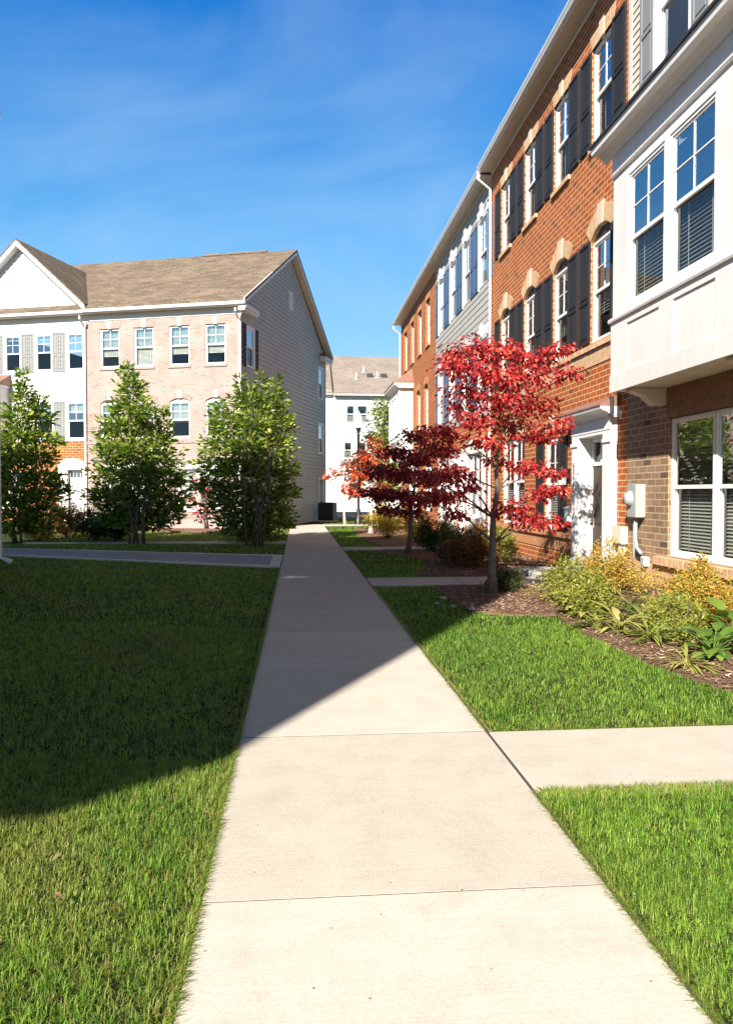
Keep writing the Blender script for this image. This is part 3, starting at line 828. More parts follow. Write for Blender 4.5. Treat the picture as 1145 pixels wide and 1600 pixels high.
mb = MB(); mb.tube([(a + .09, y - .002, 1.06), (a + .09, y - .055, 1.06)], .018, 10); mb.lathe([(.0, -.03), (.028, -.015), (.03, .01), (.0, .03)], 12, (a + .09, y - .07, 1.06)); mb.box(a + .065, a + .115, y - .022, y - .001, .92, 1.26)
o = mb.build('handle', M['brass'], dr)
mb = MB(); mb.box(a, b, y - .02, y + .05, 2.125, 2.19); mb.box(a, b, y - .02, y + .05, 2.58, 2.655); mb.box(a, a + .05, y - .02, y + .05, 2.191, 2.579); mb.box(b - .05, b, y - .02, y + .05, 2.191, 2.579)
for k in (1, 2): mb.box(a + .05 + (wd - .1) * k / 3 - .01, a + .05 + (wd - .1) * k / 3 + .01, y - .01, y + .04, 2.191, 2.579)
tr_ = fc.put(mb, 'transom', M['vinyl'])
mb = MB(); mb.poly([(a + .05, y + .02, 2.19), (b - .05, y + .02, 2.19), (b - .05, y + .02, 2.58), (a + .05, y + .02, 2.58)]); mb.build('pane', M['screen'], tr_)
# house number down the far pilaster
cu = D.curves.new('house_number', 'FONT'); cu.body = '6\n2\n4\n1\n2'; cu.size = 0.135; cu.extrude = 0.004; cu.align_x = 'CENTER'; cu.space_line = 0.92
cu.materials.append(M['digit'])
tmp = D.objects.new('tmp', cu); COL.objects.link(tmp); bpy.context.view_layer.update()
me = D.meshes.new_from_object(tmp.evaluated_get(bpy.context.evaluated_depsgraph_get())); D.objects.remove(tmp)
o = D.objects.new('house_number', me); COL.objects.link(o); o.parent = r; o.location = (d0 - .16, -pj - .018, 2.1); o.rotation_euler = (radians(90), 0, 0)
eave(fc, -.02, WB, 10.86, frieze=.10); gable_roof(fc, -.05, WB + .02, 12, 10.86); shell(fc, 0, WB, 12, 10.8, M['brick_orange'])
downspout(fc, 0.03, -.03, .25, 10.35, -.46)

# ---- grey-brown brick house with the white bay (far edge 12.61, near 4.9)
YA = 12.71
r, fc = right_house('townhouse', 'nearest townhouse with white panelled bay jutting out above a grey brown brick ground floor', YA)
WA = 7.7
def xa(Y): return YA - Y
gwa = [xa(10.62), xa(9.38)]
tw = [xa(11.22), xa(8.9), xa(6.6)]
bw_ = [xa(10.66), xa(9.38)]
b0, b1 = xa(11.82), xa(8.22); PB = 0.65
gc = (gwa[0] + gwa[1]) / 2
wall(fc, 'brick_wall', 0, WA, SINK, 3.34, [(gwa[0] - .62, gwa[1] + .62, .64, 2.725)], M['brick_grey'], 0.095)
for c in gwa: window(fc, c, .64, 1.22, 2.08, grid=(1, 1), depth=.11, slat=.05)
jack_arch(fc, gc, 2.725, 2.48, M['rowlock_brown'], .41, None, .10)
sill(fc, gwa[0] - .95, WA - .1, .63, M['rowlock'], .14, .09)
mb = MB(); mb.box(.02, WA - .02, -.015, 0, .16, .47); fc.put(mb, 'belt_course', M['rowlock'])
opa = [(c - .5, c + .5, 8.2, 10.04) for c in tw]
siding(fc, 'siding', 0, WA, 3.342, 10.86, opa + [(b0 + .1, b1 - .1, 3.5, 7.0)], M['siding_beige'], .125)
for c in tw:
    window(fc, c, 8.2, 1.0, 1.84, y=.0, casing=.09)
    shutter(fc, c - 1.06, c - .6, 8.18, 10.08, M['greysh']); shutter(fc, c + .6, c + 1.06, 8.18, 10.08, M['greysh'])
mb = MB(); mb.box(-.02, .09, -.03, .0, 3.342, 10.85); fc.put(mb, 'corner_board', M['siding_beige'])
# bay
mb = MB(); y = -PB; ZB, ZT = 3.2, 6.86
opb = [(c - .57, c + .57, 4.42, 6.36) for c in bw_]
xc = sorted({b0, b1, *[v_ for o_ in opb for v_ in o_[:2]]}); zc = [ZB, 4.42, 6.36, ZT]
for a, b in zip(xc[:-1], xc[1:]):
    for c, d in zip(zc[:-1], zc[1:]):
        if any(o_[0] < (a + b) / 2 < o_[1] and o_[2] < (c + d) / 2 < o_[3] for o_ in opb): continue
        mb.poly([(a, y, c), (b, y, c), (b, y, d), (a, y, d)])
for (a, b, c, d) in opb:
    rr = y + .08
    mb.poly([(a, y, c), (a, y, d), (a, rr, d), (a, rr, c)]); mb.poly([(b, y, d), (b, y, c), (b, rr, c), (b, rr, d)])
    mb.poly([(a, y, d), (b, y, d), (b, rr, d), (a, rr, d)]); mb.poly([(b, y, c), (a, y, c), (a, rr, c), (b, rr, c)])
mb.poly([(b0, 0, ZB), (b0, y, ZB), (b0, y, ZT), (b0, 0, ZT)]); mb.poly([(b1, y, ZB), (b1, 0, ZB), (b1, 0, ZT), (b1, y, ZT)])
# drip ledge, rails, stiles, base skirt, frieze steps
mb.prism([(y - .001, 4.27), (y - .055, 4.27), (y - .065, 4.30), (y - .045, 4.335), (y - .001, 4.345)], b0 - .05, b1 + .05, 'x')
mb.box(b0 - .02, b1 + .02, y - .035, y - .001, ZB - .02, 3.44); 
mb.box(b0 - .015, b1 + .015, y - .022, y - .001, 4.16, 4.268)
sx = [b0 - .015, bw_[0] - .60, bw_[0] + .44, bw_[1] - .44, bw_[1] + .60, b1 + .015]
for a, b in zip(sx[0::2], sx[1::2]): mb.box(a, b, y - .0215, y - .001, 3.441, 4.159)
mb.box(b0 - .015, b1 + .015, y - .018, y - .001, 6.56, 6.86)
mb.prism([(y - .001, 6.52), (y - .03, 6.53), (y - .045, 6.56), (y - .001, 6.56)], b0 - .02, b1 + .02, 'x')
bay = fc.put(mb, 'bay', M['bayw'])
for c in bw_: window(fc, c, 4.42, 1.14, 1.94, y=-PB - .005, depth=.09, casing=0.0)
mb = MB()
for c in bw_:
    mb.box(c - .615, c - .571, y - .02, y - .001, 4.347, 6.43); mb.box(c + .571, c + .615, y - .02, y - .001, 4.347, 6.43); mb.box(c - .57, c + .57, y - .02, y - .001, 6.361, 6.43); mb.box(c - .57, c + .57, y - .03, y - .001, 4.347, 4.419)
fc.put(mb, 'bay_casing', M['white'])
mb = MB(); mb.poly([(b0, 0, ZB), (b1, 0, ZB), (b1, y, ZB), (b0, y, ZB)]); fc.put(mb, 'bay_soffit', M['soffit'])
for bx in (b0 + .42, b1 - .42):
    mb = MB(); mb.prism([(0, ZB - .005), (-.56, ZB - .005), (-.56, ZB - .05), (-.36, ZB - .12), (-.2, ZB - .26), (0, ZB - .26)], bx - .10, bx + .10, 'x')
    fc.put(mb, 'bracket', M['soffit'], bevel=.01)
mb = MB(); mb.prism([(y - .02, 6.861), (y - .05, 6.861), (y - .08, 6.92), (y - .16, 6.97), (y - .27, 6.98), (y - .28, 7.08), (y - .02, 7.08)], b0 - .25, b1 + .25, 'x'); fc.put(mb, 'cornice', M['bayw'])
mb = MB(); mb.prism([(-.001, 7.10), (y - .31, 7.081), (y - .31, 7.12), (-.001, 7.55)], b0 - .28, b1 + .28, 'x'); fc.put(mb, 'bay_roof', M['roofdk'])
eave(fc, 0, WA, 10.86, frieze=.1); gable_roof(fc, 0, WA, 12, 10.86); shell(fc, 0, WA, 12, 10.8, M['siding_beige'])

# ---- grey siding house with blue shutters (31.13 .. 22.06)
YC = 31.13
r, fc = right_house('townhouse', 'grey siding townhouse with slate blue shutters behind the tall red tree', YC)
WC = YC - 22.07
c3 = [YC - c for c in (29.85, 27.58, 25.33, 23.06)]
ops = []
for c in c3: ops += [(c - .53, c + .53, 7.90, 9.90), (c - .53, c + .53, 4.28, 6.26)]
siding(fc, 'siding', 0, WC, 3.92, 10.86, ops, M['siding_grey'], .2)
for c in c3:
    for z_, hh in ((7.9, 2.0), (4.28, 1.98)):
        window(fc, c, z_, 1.06, hh, y=.0, casing=.07, slat=.05)
        shutter(fc, c - 1.12, c - .61, z_ - .03, z_ + hh + .05, M['blue']); shutter(fc, c + .61, c + 1.12, z_ - .03, z_ + hh + .05, M['blue'])
        mb = MB(); zt = z_ + hh + .075
        mb.prism([(c - .60, zt), (c + .60, zt), (c + .70, zt + .30), (c - .70, zt + .30)], -.045, -.019, 'y')
        mb.prism([(c - .10, zt - .03), (c + .10, zt - .03), (c + .15, zt + .36), (c - .15, zt + .36)], -.10, -.046, 'y')
        fc.put(mb, 'lintel', M['white'])
go = [(WC - 7.9, WC - 5.9, .8, 2.85), (WC - 4.9, WC - 3.9, .05, 2.5), (WC - 2.9, WC - .9, .8, 2.85)]
wall(fc, 'brick_wall', 0, WC, SINK, 3.918, go, M['brick_orange'], .095)
for k in (0, 2):
    a, b = go[k][:2]
    for c in ((a + b) / 2 - .5, (a + b) / 2 + .5): window(fc, c, .8, 1.0, 2.05, y=.03, casing=.0, slat=.05)
    mb = MB(); mb.box(a - .26, a - .002, -.06, -.002, .5, 3.1); mb.box(b + .002, b + .26, -.06, -.002, .5, 3.1); mb.box(a - .26, b + .26, -.07, -.002, 2.852, 3.3); mb.box(a - .0, b + .0, -.06, -.002, .2, .798); fc.put(mb, 'window_surround', M['white'])
a, b = go[1][:2]
mb = MB(); mb.box(a - .35, a - .001, -.15, -.002, 0, 2.5); mb.box(b + .001, b + .35, -.15, -.002, 0, 2.5); mb.box(a - .42, b + .42, -.2, -.002, 2.501, 3.05); fc.put(mb, 'door_surround', M['white'], bevel=.006)
mb = MB(); mb.box(a + .01, b - .01, .08, .12, .06, 2.12); 
for p, q in ((.3, .9), (1.0, 1.95)): mb.box(a + .15, b - .15, .06, .079, p, q)
fc.put(mb, 'door', M['blue'])
mb = MB(); mb.box(a + .01, b - .01, .07, .13, 2.125, 2.499); fc.put(mb, 'transom', M['vinyl'])
eave(fc, 0, WC, 10.78, .43, frieze=.1); gable_roof(fc, 0, WC, 12, 10.78); shell(fc, 0, WC, 12, 10.7, M['siding_grey'])

# ---- far orange brick house with white side bay (41.7 .. 31.14)
YD = 41.75
r, fc = right_house('townhouse', 'farthest orange brick townhouse of the row with a white bay under a brown metal roof', YD)
WD = YD - 31.15
c3 = [YD - c for c in (40.05, 37.68, 35.36, 33.08)]; c2 = [YD - 35.72, YD - 33.52]
ops = [(c - .47, c + .47, 8.02, 9.98) for c in c3] + [(c - .47, c + .47, 4.26, 6.42) for c in c2]
gg = [(WD - 3.0, WD - 1.0, .8, 2.9), (WD - 6.2, WD - 5.1, .05, 2.6)]
wall(fc, 'brick_wall', 0, WD, SINK, 10.86, ops + gg, M['brick_orange'], .12)
for c in c3:
    window(fc, c, 8.02, .94, 1.96, y=.1, slat=.05); sill(fc, c - .55, c + .55, 8.02, M['rowlock_red']); jack_arch(fc, c, 9.98, .94, M['rowlock_red'], .26)
for c in c2:
    window(fc, c, 4.26, .94, 1.98, y=.1, slat=.05); sill(fc, c - .55, c + .55, 4.26, M['rowlock_red']); seg_arch(fc, c, 6.25, .94, M['rowlock_red'], .17, .28, None, infill=M['infill_shade'])
for dx in (-.5, .5): window(fc, (gg[0][0] + gg[0][1]) / 2 + dx, .8, 1.0, 2.1, y=.1, slat=.05)
a, b = gg[1][:2]
mb = MB(); mb.box(a - .3, a - .001, -.14, -.002, 0, 2.6); mb.box(b + .001, b + .3, -.14, -.002, 0, 2.6); mb.box(a - .38, b + .38, -.2, -.002, 2.601, 3.05); fc.put(mb, 'door_surround', M['white'])
mb = MB(); mb.box(a + .01, b - .01, .08, .12, .06, 2.59); fc.put(mb, 'door', M['doordark'])
p0, p1, pd = YD - 41.3, YD - 37.45, .68
mb = MB(); mb.box(p0, p1, -pd, -.002, 3.2, 6.72); mb.box(p0 - .03, p1 + .03, -pd - .03, -.002, 4.15, 4.27); mb.box(p0 - .03, p1 + .03, -pd - .03, -.002, 6.45, 6.58)
fc.put(mb, 'bay', M['white'])
for c in (p0 + 1.0, (p0 + p1) / 2 + .05, p1 - .9): window(fc, c, 4.42, .92, 1.9, y=-pd - .06, depth=.055, casing=.06, slat=.05)
mb = MB(); mb.prism([(0, 6.721), (-pd - .03, 6.721), (-pd - .2, 6.86), (-pd - .28, 6.87), (-pd - .28, 6.98), (0, 6.98)], p0 - .24, p1 + .24, 'x'); fc.put(mb, 'cornice', M['white'])
mb = MB(); zt = 7.72; e0, e1, ey = p0 - .28, p1 + .28, -pd - .32
mb.poly([(e0, ey, 6.985), (e1, ey, 6.985), (p1 - .25, -.001, zt), (p0 + .25, -.001, zt)]); mb.poly([(e1, ey, 6.985), (e1, -.001, 6.985), (p1 - .25, -.001, zt)]); mb.poly([(e0, -.001, 6.985), (e0, ey, 6.985), (p0 + .25, -.001, zt)]); mb.poly([(e0, ey, 6.984), (e0, -.001, 6.984), (e1, -.001, 6.984), (e1, ey, 6.984)])
fc.put(mb, 'bay_roof', M['copper'])
eave(fc, -.35, WD, 10.78, .43, frieze=.1); gable_roof(fc, -.35, WD, 12, 10.78); shell(fc, 0, WD, 12, 10.7, M['brick_orange'])
downspout(fc, -.08, -.03, .25, 10.25, -.46)

# ================================================================== LEFT HOUSE (two units)
LG = 'townhouses across the lawn'
HZ = 0.0
hroot = empty('townhouse', (HOUSE_C[0], HOUSE_C[1], HZ), -HOUSE_TH)
tag(hroot, 'tan brick end townhouse with brown shingle roof and grey sided gable wall', 'townhouse', LG)
fc = Facade(hroot)
cc = [-5.98, -4.38, -2.75, -1.13]
ops = []
for c in cc: ops += [(c - .46, c + .46, 6.98, 8.66), (c - .46, c + .46, 3.92, 5.62)]
go = [(-6.1, -4.3, .95, 2.6), (-2.85, -1.05, .95, 2.6)]
wall(fc, 'brick_wall', -7.12, 0, SINK, 9.3, ops + go, M['brick_tan'], .09)
for c in cc:
    window(fc, c, 6.98, .92, 1.68, y=.045, slat=.05); sill(fc, c - .5, c + .5, 6.98, M['brick_tan'], .1, .05, brick=False); jack_arch(fc, c, 8.66, .92, M['brick_tan'], .24, M['stone'])
    window(fc, c, 3.92, .92, 1.55, y=.045, slat=.05, drop=.6); seg_arch(fc, c, 5.46, .92, M['brick_tan'], .16, .24, M['stone'], infill=M['white'])
mb = MB(); mb.box(-7.1, -.02, -.03, -.001, 3.70, 3.80); mb.box(-7.1, -.02, -.025, -.001, .55, .68); fc.put(mb, 'belt_course', M['brick_tan'])
for (a, b, c, d) in go:
    for x_ in ((a + b) / 2 - .45, (a + b) / 2 + .45): window(fc, x_, c, .9, d - c, y=.05, slat=.05)
    mb = MB(); mb.box(a - .12, b + .12, -.04, -.002, d + .001, d + .25); mb.box(a - .1, b + .1, -.05, -.002, c - .14, c - .001); fc.put(mb, 'window_surround', M['white'])
mb = MB(); mb.box(-.1, .012, -.03, -.001, 0, 9.06); fc.put(mb, 'corner_board', M['siding_white'])
eave(fc, -7.15, .30, 9.3, .45, frieze=.28)
downspout(fc, -.06, -.035, .2, 8.75, -.47)
# side gable wall
fs = Facade(hroot, (0, 0, 0), radians(90))
VD = 13.4; RV = 6.7; ZE, ZR = 9.30, 13.35
so = [(.62, 1.52, 6.97, 8.62), (11.8, 12.75, 6.93, 8.66), (11.8, 12.75, 3.85, 5.5), (11.78, 12.7, .25, 2.42)]
def lim(z):
    if z <= ZE: return (0.0, VD)
    k = (z - ZE) / (ZR - ZE); return (RV * k, VD - (VD - RV) * k)
siding(fs, 'siding', 0, VD, SINK, ZE, so, M['siding_sage'], .2, .034)
siding(fs, 'siding', 0, VD, ZE + .001, ZR - .01, [], M['siding_sage'], .2, .034, lim=lim)
for k, (a, b, c, d) in enumerate(so[:3]): window(fs, (a + b) / 2, c, b - a, d - c, y=-.01, casing=.07, slat=.05, grid=(1, 1) if k == 0 else (1, 2))
shutter(fs, .10, .545, 6.9, 8.7, M['black']); shutter(fs, 1.60, 2.0, 6.9, 8.7, M['black'])
a, b, c, d = so[3]
mb = MB(); mb.box(a + .08, b - .08, .0, .04, c, d - .07)
for p, q in ((c + .2, c + .8), (c + .95, d - .3)): mb.box(a + .2, b - .2, -.02, -.001, p, q)
fs.put(mb, 'door', M['doordark'])
mb = MB(); mb.box(a - .08, a + .078, -.05, .05, c, d); mb.box(b - .078, b + .08, -.05, .05, c, d); mb.box(a - .08, b + .08, -.051, .05, d - .068, d + .1); fs.put(mb, 'door_surround', M['white'])
mb = MB(); mb.box(6.35, 7.0, -.05, -.022, 10.7, 11.6)
for k in range(9): mb.prism([(-.075, 10.76 + k * .09), (-.051, 10.76 + k * .09), (-.051, 10.84 + k * .09)], 6.42, 6.93, 'x')
fs.put(mb, 'gable_vent', M['white'])
# rakes and eave returns
mb = MB()
for s0, s1 in (((-.45, ZE + .02), (RV, ZR + .06)), ((VD + .45, ZE + .02), (RV, ZR + .06))):
    (xa_, za), (xb_, zb) = s0, s1
    mb.prism([(xa_, za), (xb_, zb), (xb_, zb + .24), (xa_, za + .24)], -.34, -.30, 'y')
fs.put(mb, 'rake_board', M['white'])
mb = MB()
for s0, s1 in (((-.45, ZE + .03), (RV, ZR + .07)), ((VD + .45, ZE + .03), (RV, ZR + .07))):
    (xa_, za), (xb_, zb) = s0, s1
    mb.poly([(xa_, -.30, za), (xb_, -.30, zb), (xb_, 0, zb), (xa_, 0, za)])
fs.put(mb, 'rake_soffit', M['soffit'])
for (a, b) in ((-.34, 1.25), (VD - 1.25, VD + .34)):
    mb = MB(); mb.box(a, b, -.36, -.022, ZE - .10, ZE + .06); mb.box(a, b, -.30, -.022, ZE - .2, ZE - .101); mb.prism([(-.37, ZE + .061), (-.022, ZE + .061), (-.022, ZE + .28)], a, b, 'x', 1)
    fs.put(mb, 'eave_return', [M['white'], M['shingle']])
zz = ZE + .26
slope(fc, 'roof', [(-13.4, -.40, zz), (.36, -.40, zz), (.36, RV, zz + 4.12), (-13.4, RV, zz + 4.12)], M['shingle'], .1)
slope(fc, 'roof', [(.36, VD + .40, zz), (-13.4, VD + .40, zz), (-13.4, RV + .005, zz + 4.12), (.36, RV + .005, zz + 4.12)], M['shingle'], .1)
mb = MB(); mb.prism([(RV - .18, zz + 4.05), (RV + .18, zz + 4.05), (RV, zz + 4.20)], -4.6, -1.2, 'x'); fc.put(mb, 'ridge_vent', M['shingle'])
mb = MB(); mb.poly([(-13.3, VD, 0), (-13.3, VD, 9.4), (0, VD, 9.4), (0, VD, 0)][::-1]); mb.poly([(-7.1, .4, 0), (-7.1, VD, 0), (-7.1, VD, 9.3), (-7.1, .4, 9.3)])
for zf in (3.2, 6.3): mb.poly([(-13.3, .4, zf), (-.2, .4, zf), (-.2, VD, zf), (-13.3, VD, zf)])
fc.put(mb, 'rear_wall', M['siding_sage'])

groot = empty('townhouse', (HOUSE_C[0], HOUSE_C[1], HZ), -HOUSE_TH)
tag(groot, 'white siding townhouse with front gable, grey shutters and arched white doorway', 'townhouse', LG)
fc = Facade(groot)
wx = [-7.62, -9.17, -10.72, -12.27]
ops = [(c - .40, c + .40, 6.94, 8.56) for c in wx] + [(c - .43, c + .43, 3.92, 5.56) for c in wx[:2]]
siding(fc, 'siding', -13.1, -7.125, 3.87, 9.28, ops, M['siding_white'], .17, .024)
wall(fc, 'brick_wall', -13.1, -7.125, SINK, 3.868, [(-7.98, -7.28, .12, 2.72), (-12.0, -10.2, .9, 2.6)], M['brick_orange'], .09)
for c in (-11.55, -10.65): window(fc, c, .9, .9, 1.7, y=.05, slat=.05)
for c in wx:
    window(fc, c, 6.94, .80, 1.62, y=-.01, casing=.05, slat=.05, drop=.15)
    mb = MB(); mb.box(c - .42, c + .42, -.045, -.015, 8.63, 8.85); mb.prism([(c - .06, 8.60), (c + .06, 8.60), (c + .09, 8.90), (c - .09, 8.90)], -.075, -.046, 'y'); fc.put(mb, 'lintel', M['white'])
for c in wx[:2]:
    window(fc, c, 3.92, .86, 1.64, y=-.01, casing=.06, slat=.05, drop=.3)
    seg_arch(fc, c, 5.63, .9, M['white'], .18, .16, M['white'])
for k in range(4):
    c = wx[k]
    shutter(fc, c - .46 - .30, c - .46, 6.9, 8.6, M['greysh'])
    if k: shutter(fc, c + .46, c + .76, 6.9, 8.6, M['greysh'])
for x0_, x1_ in ((-8.40, -8.12), (-8.68, -8.405)): shutter(fc, x0_, x1_, 3.9, 5.6, M['greysh'])
eave(fc, -13.4, -7.0, 9.28, .45, frieze=.3)
# front gable
gcx, gz0, gz1 = -10.18, 9.5, 12.15
def lim2(z):
    k = (z - gz0 + .1) / (gz1 + .24 - gz0 + .1); return (-13.45 + (gcx + 13.45) * k, -6.9 + (gcx + 6.9) * k)
siding(fc, 'gable_siding', -13.05, -7.2, gz0, gz1 + .20, [], M['siding_white'], .17, .024, y=-.05, lim=lim2)
mb = MB()
for x0_ in (-13.45, -6.9): mb.prism([(x0_, gz0 - .12), (gcx, gz1 + .22), (gcx, gz1 + .50), (x0_, gz0 + .16)], -.44, -.40, 'y')
fc.put(mb, 'rake_board', M['white'])
mb = MB()
for x0_ in (-13.45, -6.9): mb.poly([(x0_, -.40, gz0 - .1), (gcx, -.40, gz1 + .24), (gcx, -.04, gz1 + .24), (x0_, -.04, gz0 - .1)])
fc.put(mb, 'rake_soffit', M['white'])
hz = gz1 + .52; run = (hz - (ZE + .26)) / (4.12 / 7.1)          # where the cross ridge dies into the main slope
slope(fc, 'roof', [(-6.88, -.46, gz0 + .19), (gcx, -.46, hz), (gcx, run + .3, hz), (-6.88, -.1, gz0 + .19)][::-1], M['shingle'], .08)
slope(fc, 'roof', [(gcx - .003, -.46, hz), (-13.47, -.46, gz0 + .19), (-13.47, -.1, gz0 + .19), (gcx - .003, run + .3, hz)][::-1], M['shingle'], .08)
# arched doorway
mb = MB(); a, b = -8.42, -7.16
mb.box(a, -7.99, -.12, -.002, 0, 2.6); mb.box(-7.27, b, -.12, -.002, 0, 2.6)
arc = [(a - .04, 2.601)] + [(( a + b) / 2 - cos(pi * k / 12) * (b - a + .08) / 2, 2.72 + sin(pi * k / 12) * .38) for k in range(13)] + [(b + .04, 2.601)]
mb.prism(arc, -.15, -.002, 'y'); fc.put(mb, 'door_surround', M['white'])
mb = MB(); mb.box(-7.97, -7.29, .05, .09, .12, 2.2); mb.box(-7.85, -7.41, .03, .049, .3, 1.0); mb.box(-7.85, -7.41, .03, .049, 1.12, 2.05); fc.put(mb, 'door', M['doorgrey'])
mb = MB(); mb.box(-7.97, -7.29, .04, .1, 2.205, 2.26); mb.box(-7.97, -7.29, .04, .1, 2.56, 2.62)
for k in range(5): mb.box(-7.97 + .66 * k / 4, -7.95 + .66 * k / 4, .041, .099, 2.26, 2.56)
tr_ = fc.put(mb, 'transom', M['vinyl'])
mb = MB(); mb.poly([(-7.96, .07, 2.26), (-7.3, .07, 2.26), (-7.3, .07, 2.56), (-7.96, .07, 2.56)]); mb.build('pane', M['glass'], tr_)
# low bay with brown metal roof
mb = MB(); mb.box(-13.0, -10.9, -.75, -.002, 3.3, 6.2); mb.box(-13.05, -10.85, -.80, -.002, 6.2, 6.33); fc.put(mb, 'bay', M['siding_white'])
mb = MB(); mb.prism([(-.001, 6.335), (-.9, 6.335), (-.9, 6.37), (-.001, 6.85)], -13.1, -10.8, 'x'); fc.put(mb, 'bay_roof', M['copper'])
for c in (-12.5, -11.5): window(fc, c, 4.3, .8, 1.6, y=-.82, depth=.06, casing=.05, slat=.05)
mb = MB(); mb.poly([(-13.1, 0, 0), (-13.1, 0, 9.3), (-13.1, VD, 9.3), (-13.1, VD, 0)]); fc.put(mb, 'side_wall', M['siding_sage'])
downspout(fc, -7.13, -.035, .2, 8.75, -.47)

# ================================================================== NEAR LEFT HOUSE (mostly outside the picture; its shade falls on the lawn)
XL = -5.555
nroot = empty('townhouse', (XL, -4.66, 0), radians(90))
tag(nroot, 'pale townhouse at the left edge with a white downspout on its corner', 'townhouse')
fc = Facade(nroot)                     # x = Y + 4.66, y inward = -X
LY = 14.75 + 4.66; TOP = 13.6; LM = 9.0 + 4.66; LOW = 8.7
def glazed_siding(name, x0, x1, z1, ops):
    siding(fc, name, x0, x1, 0.0, z1, ops, M['siding_beige'], .18)
    for (a, b, c, d) in ops: window(fc, (a + b) / 2, c, 1.0, 1.8, y=-.01, casing=.07, slat=.05)
glazed_siding('siding', .64, LM, TOP, [(c - .5, c + .5, zz_, zz_ + 1.8) for c in [1.6 + 2.25 * k for k in range(6)] for zz_ in (1.0, 4.2, 7.3, 10.4) if not (c < 5 and zz_ == 7.3)])
glazed_siding('wing_siding', LM + .002, LY, LOW, [(c - .5, c + .5, zz_, zz_ + 1.8) for c in (LM + 1.6, LM + 4.1) for zz_ in (1.0, 5.0)])
# unseen corbelled bay, added and shaped to cast the lawn's shadow edge
mb = MB(); mb.prism([(.4, 6.42), (.0, 6.42), (-.355, 7.1), (-.355, TOP - .02), (.4, TOP - .02)], -.001, 4.6, 'x'); fc.put(mb, 'bay', M['siding_white'])
eave(fc, 0, LM, TOP, .45, frieze=.2); eave(fc, LM + .01, LY + .02, LOW, .13, frieze=.2)
for (a, b, zt, dp, oh) in ((.64, LM, TOP, 12.0, .40), (LM + .01, LY + .02, LOW, 9.0, .06)):
    zz = zt + .2
    slope(fc, 'roof', [(a, -oh, zz), (b, -oh, zz), (b, dp / 2, zz + .5), (a, dp / 2, zz + .5)], M['shingle'], .1)
    slope(fc, 'roof', [(b, dp + .4, zz), (a, dp + .4, zz), (a, dp / 2 + .01, zz + .5), (b, dp / 2 + .01, zz + .5)], M['shingle'], .1)
    mb = MB()
    for e in (a, b - .02): mb.poly([(e, 0, 0), (e, dp, 0), (e, dp, zt), (e, dp / 2, zt + .5), (e, 0, zt)])
    mb.poly([(a, dp, zt), (b, dp, zt), (b, dp, 0), (a, dp, 0)])
    for zf in (3.6, 6.8): mb.poly([(a + .1, .3, zf), (b - .1, .3, zf), (b - .1, dp - .1, zf), (a + .1, dp - .1, zf)])
    fc.put(mb, 'rear_wall', M['siding_beige'])
gx0, gx1, gpk = 4.9, 13.4, 15.9
mb = MB(); mb.prism([(gx0, TOP + .2), (gx1, TOP + .2), ((gx0 + gx1) / 2, gpk)], -.38, 1.2, 'y'); fc.put(mb, 'shade_gable', M['siding_white'])  # unseen gable added to throw shade over the second red tree
downspout(fc, LY - .04, -.035, float(gz(XL, 14.6)) + .14, LOW - .5, -.16)

# ================================================================== FAR WHITE HOUSE
froot = empty('townhouse', (0, 65, 0), 0)
tag(froot, 'white townhouse with pale shingle roof and roof vents far behind the lamp post', 'townhouse')
fc = Facade(froot)
fo = [(4.05, 4.75, 7.5, 9.0), (4.95, 5.85, 7.5, 9.0), (3.85, 4.55, 4.5, 5.9), (4.95, 5.75, 4.5, 5.9), (7.4, 8.3, 7.5, 9.0), (7.4, 8.3, 4.5, 5.9), (4.2, 5.4, 1.0, 2.5)]
siding(fc, 'siding', 3.1, 12.5, 0, 9.75, fo, M['siding_white'], .25, .015)
siding(fc, 'siding', -7, 3.09, 0, 9.95, [(1.2, 2.0, 7.6, 9.1), (1.2, 2.0, 4.6, 6.0)], M['siding_white'], .25, .015, y=.7)
for (a, b, c, d) in fo: window(fc, (a + b) / 2, c, b - a, d - c, y=-.01, casing=.07, slat=.036, grid=(1, 1), drop=.98)
for (c, d) in ((7.6, 9.1), (4.6, 6.0)): window(fc, 1.6, c, .8, d - c, y=.69, casing=.07, slat=.036, grid=(1, 1), drop=.98)
eave(fc, 3.0, 12.6, 9.75, .5, frieze=.35)
mb = MB(); mb.box(-7, 2.95, .3, .68, 9.95, 10.25); fc.put(mb, 'fascia', M['white'])
slope(fc, 'roof', [(2.95, -.45, 10.0), (12.7, -.45, 10.0), (12.7, 7, 14.35), (2.95, 7, 14.35)], M['shingle_pale'], .16)
slope(fc, 'roof', [(-7.2, .25, 10.2), (2.93, .25, 10.2), (2.93, 7, 14.2), (-7.2, 7, 14.2)], M['shingle_pale'], .16)
mb = MB(); mb.poly([(12.4, 0, 0), (12.4, 12, 0), (12.4, 12, 9.9), (12.4, 0, 9.9)]); mb.poly([(-7, 12, 0), (-7, 12, 9.9), (12.4, 12, 9.9), (12.4, 12, 0)]); mb.poly([(3.095, 0, 0), (3.095, 0, 9.75), (3.095, .7, 9.75), (3.095, .7, 0)])
for zf in (3.2, 6.5): mb.poly([(-7, 1, zf), (12.4, 1, zf), (12.4, 12, zf), (-7, 12, zf)])
fc.put(mb, 'rear_wall', M['siding_white'])
mb = MB(); mb.prism([(-.47, 10.0), (7, 14.36), (7, 14.5), (-.47, 14.5 - 4.36)], 2.86, 2.94, 'x'); fc.put(mb, 'rake_board', M['roofdk'])
